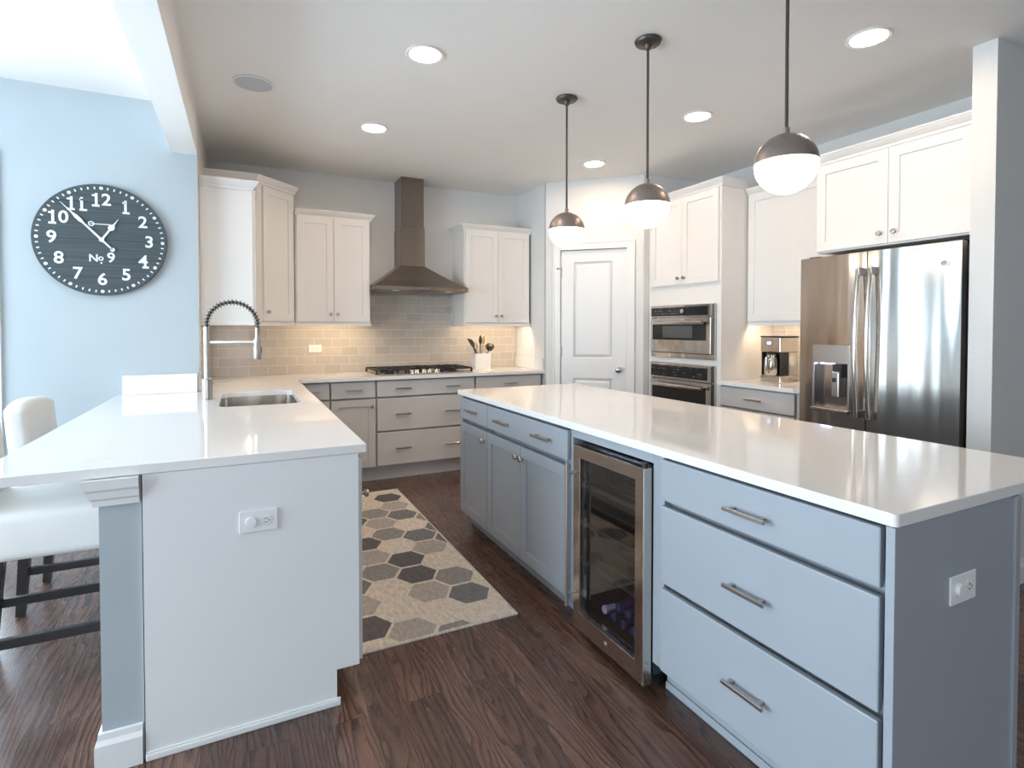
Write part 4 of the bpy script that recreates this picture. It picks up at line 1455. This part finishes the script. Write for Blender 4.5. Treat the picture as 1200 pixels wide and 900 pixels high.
# ------------------------------------------------------------------ coffee maker (front faces -x)
t = thing('coffee_maker', 'stainless coffee maker with thermal carafe and blue display', 'coffee maker', (3.60, 2.94, 0.9145), -PI / 2)
W_, D_ = 0.175, 0.205
MB().box(0, W_, 0, D_, 0.0, 0.052, 0.006, 2).build('base', STEEL, t)
MB().box(0.004, W_ - 0.004, 0.10, D_, 0.052, 0.23, 0.003).build('rear_housing', STEEL, t)
hdp = MB().box(0, W_, 0.0, D_, 0.23, 0.342, 0.006, 2).build('brew_head', STEEL, t)
MB().box(-0.002, W_ + 0.002, -0.002, D_ + 0.002, 0.342, 0.352, 0.004, 2).build('lid', BLACKP, t)
MB().box(0.006, W_ - 0.006, 0.085, 0.0995, 0.053, 0.229).box(0.004, 0.012, 0.01, 0.099, 0.053, 0.229).box(W_ - 0.012, W_ - 0.004, 0.01, 0.099, 0.053, 0.229).build('bay_lining', BLACKP, t)
MB().box(0.055, 0.105, -0.003, 0.0, 0.283, 0.315, 0.001).build('display_frame', BLACKP, hdp)
MB().box(0.06, 0.10, -0.004, -0.003, 0.287, 0.311).build('display', E_LCD, hdp)
m = MB()
for i in range(4):
    m.lathe([(0, 0), (0.006, 0), (0.006, 0.003), (0, 0.003)], 10, M=Matrix.Translation((0.04 + i * 0.03, 0.0, 0.258)) @ RX90)
m.build('buttons', CHROME, hdp)
cf = MB().lathe([(0, 0.0), (0.056, 0.0), (0.06, 0.006), (0.062, 0.09), (0.056, 0.13), (0.044, 0.15), (0.046, 0.158), (0, 0.158)], 28, M=Matrix.Translation((W_ / 2, 0.03, 0.054)))
cfo = cf.build('carafe', STEEL, t)
MB().lathe([(0, 0.1585), (0.044, 0.1585), (0.042, 0.17), (0, 0.172)], 24, M=Matrix.Translation((W_ / 2, 0.03, 0.054))).build('carafe_lid', BLACKP, cfo)
MB().tube([(W_ / 2 + 0.01, -0.03, 0.075), (W_ / 2 + 0.014, -0.056, 0.085), (W_ / 2 + 0.014, -0.06, 0.13), (W_ / 2 + 0.012, -0.055, 0.19), (W_ / 2 + 0.01, -0.016, 0.205)], [0.008, 0.009, 0.010, 0.010, 0.008], 10).build('carafe_handle', STEEL, cfo)
tag(MB().tube([(3.83, 2.76, 0.925), (3.85, 2.70, 0.918), (3.86, 2.64, 0.918), (3.92, 2.60, 0.918), (3.965, 2.58, 0.97), (3.98, 2.575, 1.05)], 0.003, 8).build('power_cord', BLACKP), 'black power cord trailing from the coffee maker to the tile', 'cord')
outlet('white outlet on the tile right of the coffee maker', (XR - 0.0085, 2.57, 1.06), -PI / 2)

# ------------------------------------------------------------------ counter stools
def make_stool(label, x, y):
    """seat faces +x"""
    t = thing('counter_stool', label, 'stool', (x, y, 0), 0, 'cream counter stools at the peninsula')
    w = 0.225
    MB().box(-0.20, 0.315, -w, w, 0.498, 0.672, 0.035, 5, smooth=True).build('seat', LINEN, t)
    b = bmesh.new()
    bmesh.ops.create_cube(b, size=1)
    for v in b.verts:
        v.co = Vector((v.co.x * 0.085, v.co.y * 2 * w, v.co.z * 0.42 + 0.21))
    bmesh.ops.subdivide_edges(b, edges=[e for e in b.edges if abs((e.verts[0].co - e.verts[1].co).y) > 0.1], cuts=8, use_grid_fill=True)
    bmesh.ops.subdivide_edges(b, edges=[e for e in b.edges if abs((e.verts[0].co - e.verts[1].co).z) > 0.1], cuts=6, use_grid_fill=True)
    bmesh.ops.bevel(b, geom=[e for e in b.edges if len(e.link_faces) == 2 and e.calc_face_angle(0) > 1.0], offset=0.03, segments=4, profile=0.5, affect='EDGES')
    for v in b.verts:
        yy, zz = v.co.y / w, v.co.z
        v.co.z += 0.022 * (1 - yy * yy) * max(0, zz / 0.42)
        v.co.x += -0.02 * (1 - yy * yy) - 0.08 * zz
    MB().merge(b, 0, True, Matrix.Translation((-0.158, 0, 0.545))).build('backrest', LINEN, t)
    for sx, sy in ((-1, -1), (-1, 1), (1, -1), (1, 1)):
        m = MB()
        top = Vector((0.275 if sx > 0 else -0.155, sy * (w - 0.035), 0.515))
        bot = Vector((0.295 if sx > 0 else -0.190, sy * (w - 0.035), 0.0))
        q = bmesh.new()
        rr = []
        for p, s in ((bot, 0.016), (top, 0.024)):
            rr.append([q.verts.new((p.x + a * s, p.y + c * s, p.z + (0.004 if p is bot else 0))) for a, c in ((-1, -1), (1, -1), (1, 1), (-1, 1))])
        for j in range(4):
            q.faces.new((rr[0][j], rr[0][(j + 1) % 4], rr[1][(j + 1) % 4], rr[1][j]))
        q.faces.new(rr[0][::-1])
        q.faces.new(rr[1])
        bmesh.ops.recalc_face_normals(q, faces=q.faces[:])
        m.merge(q)
        lg = m.build('leg', ESPRESSO, t)
        MB().cyl((bot.x, bot.y, 0.0005), (bot.x, bot.y, 0.0045), 0.009, 10).build('glide', NICKEL, lg)
    for sy in (-1, 1):
        MB().box(-0.175, 0.29, sy * (w - 0.035) - 0.011, sy * (w - 0.035) + 0.011, 0.185, 0.22, 0.002).build('side_stretcher', ESPRESSO, t)
    MB().box(0.276, 0.298, -w + 0.04, w - 0.04, 0.26, 0.295, 0.002).build('front_stretcher', ESPRESSO, t)
    MB().box(-0.182, -0.162, -w + 0.04, w - 0.04, 0.26, 0.295, 0.002).build('rear_stretcher', ESPRESSO, t)
    return t
s0 = make_stool('cream upholstered counter stool nearest the viewer, under the peninsula overhang', -0.735, 2.715)
s1 = copy_tree(s0)
s1.location = (-0.735, 3.425, 0)
s1['label'] = 'cream counter stool farther back, its backrest above the counter by the blue wall'
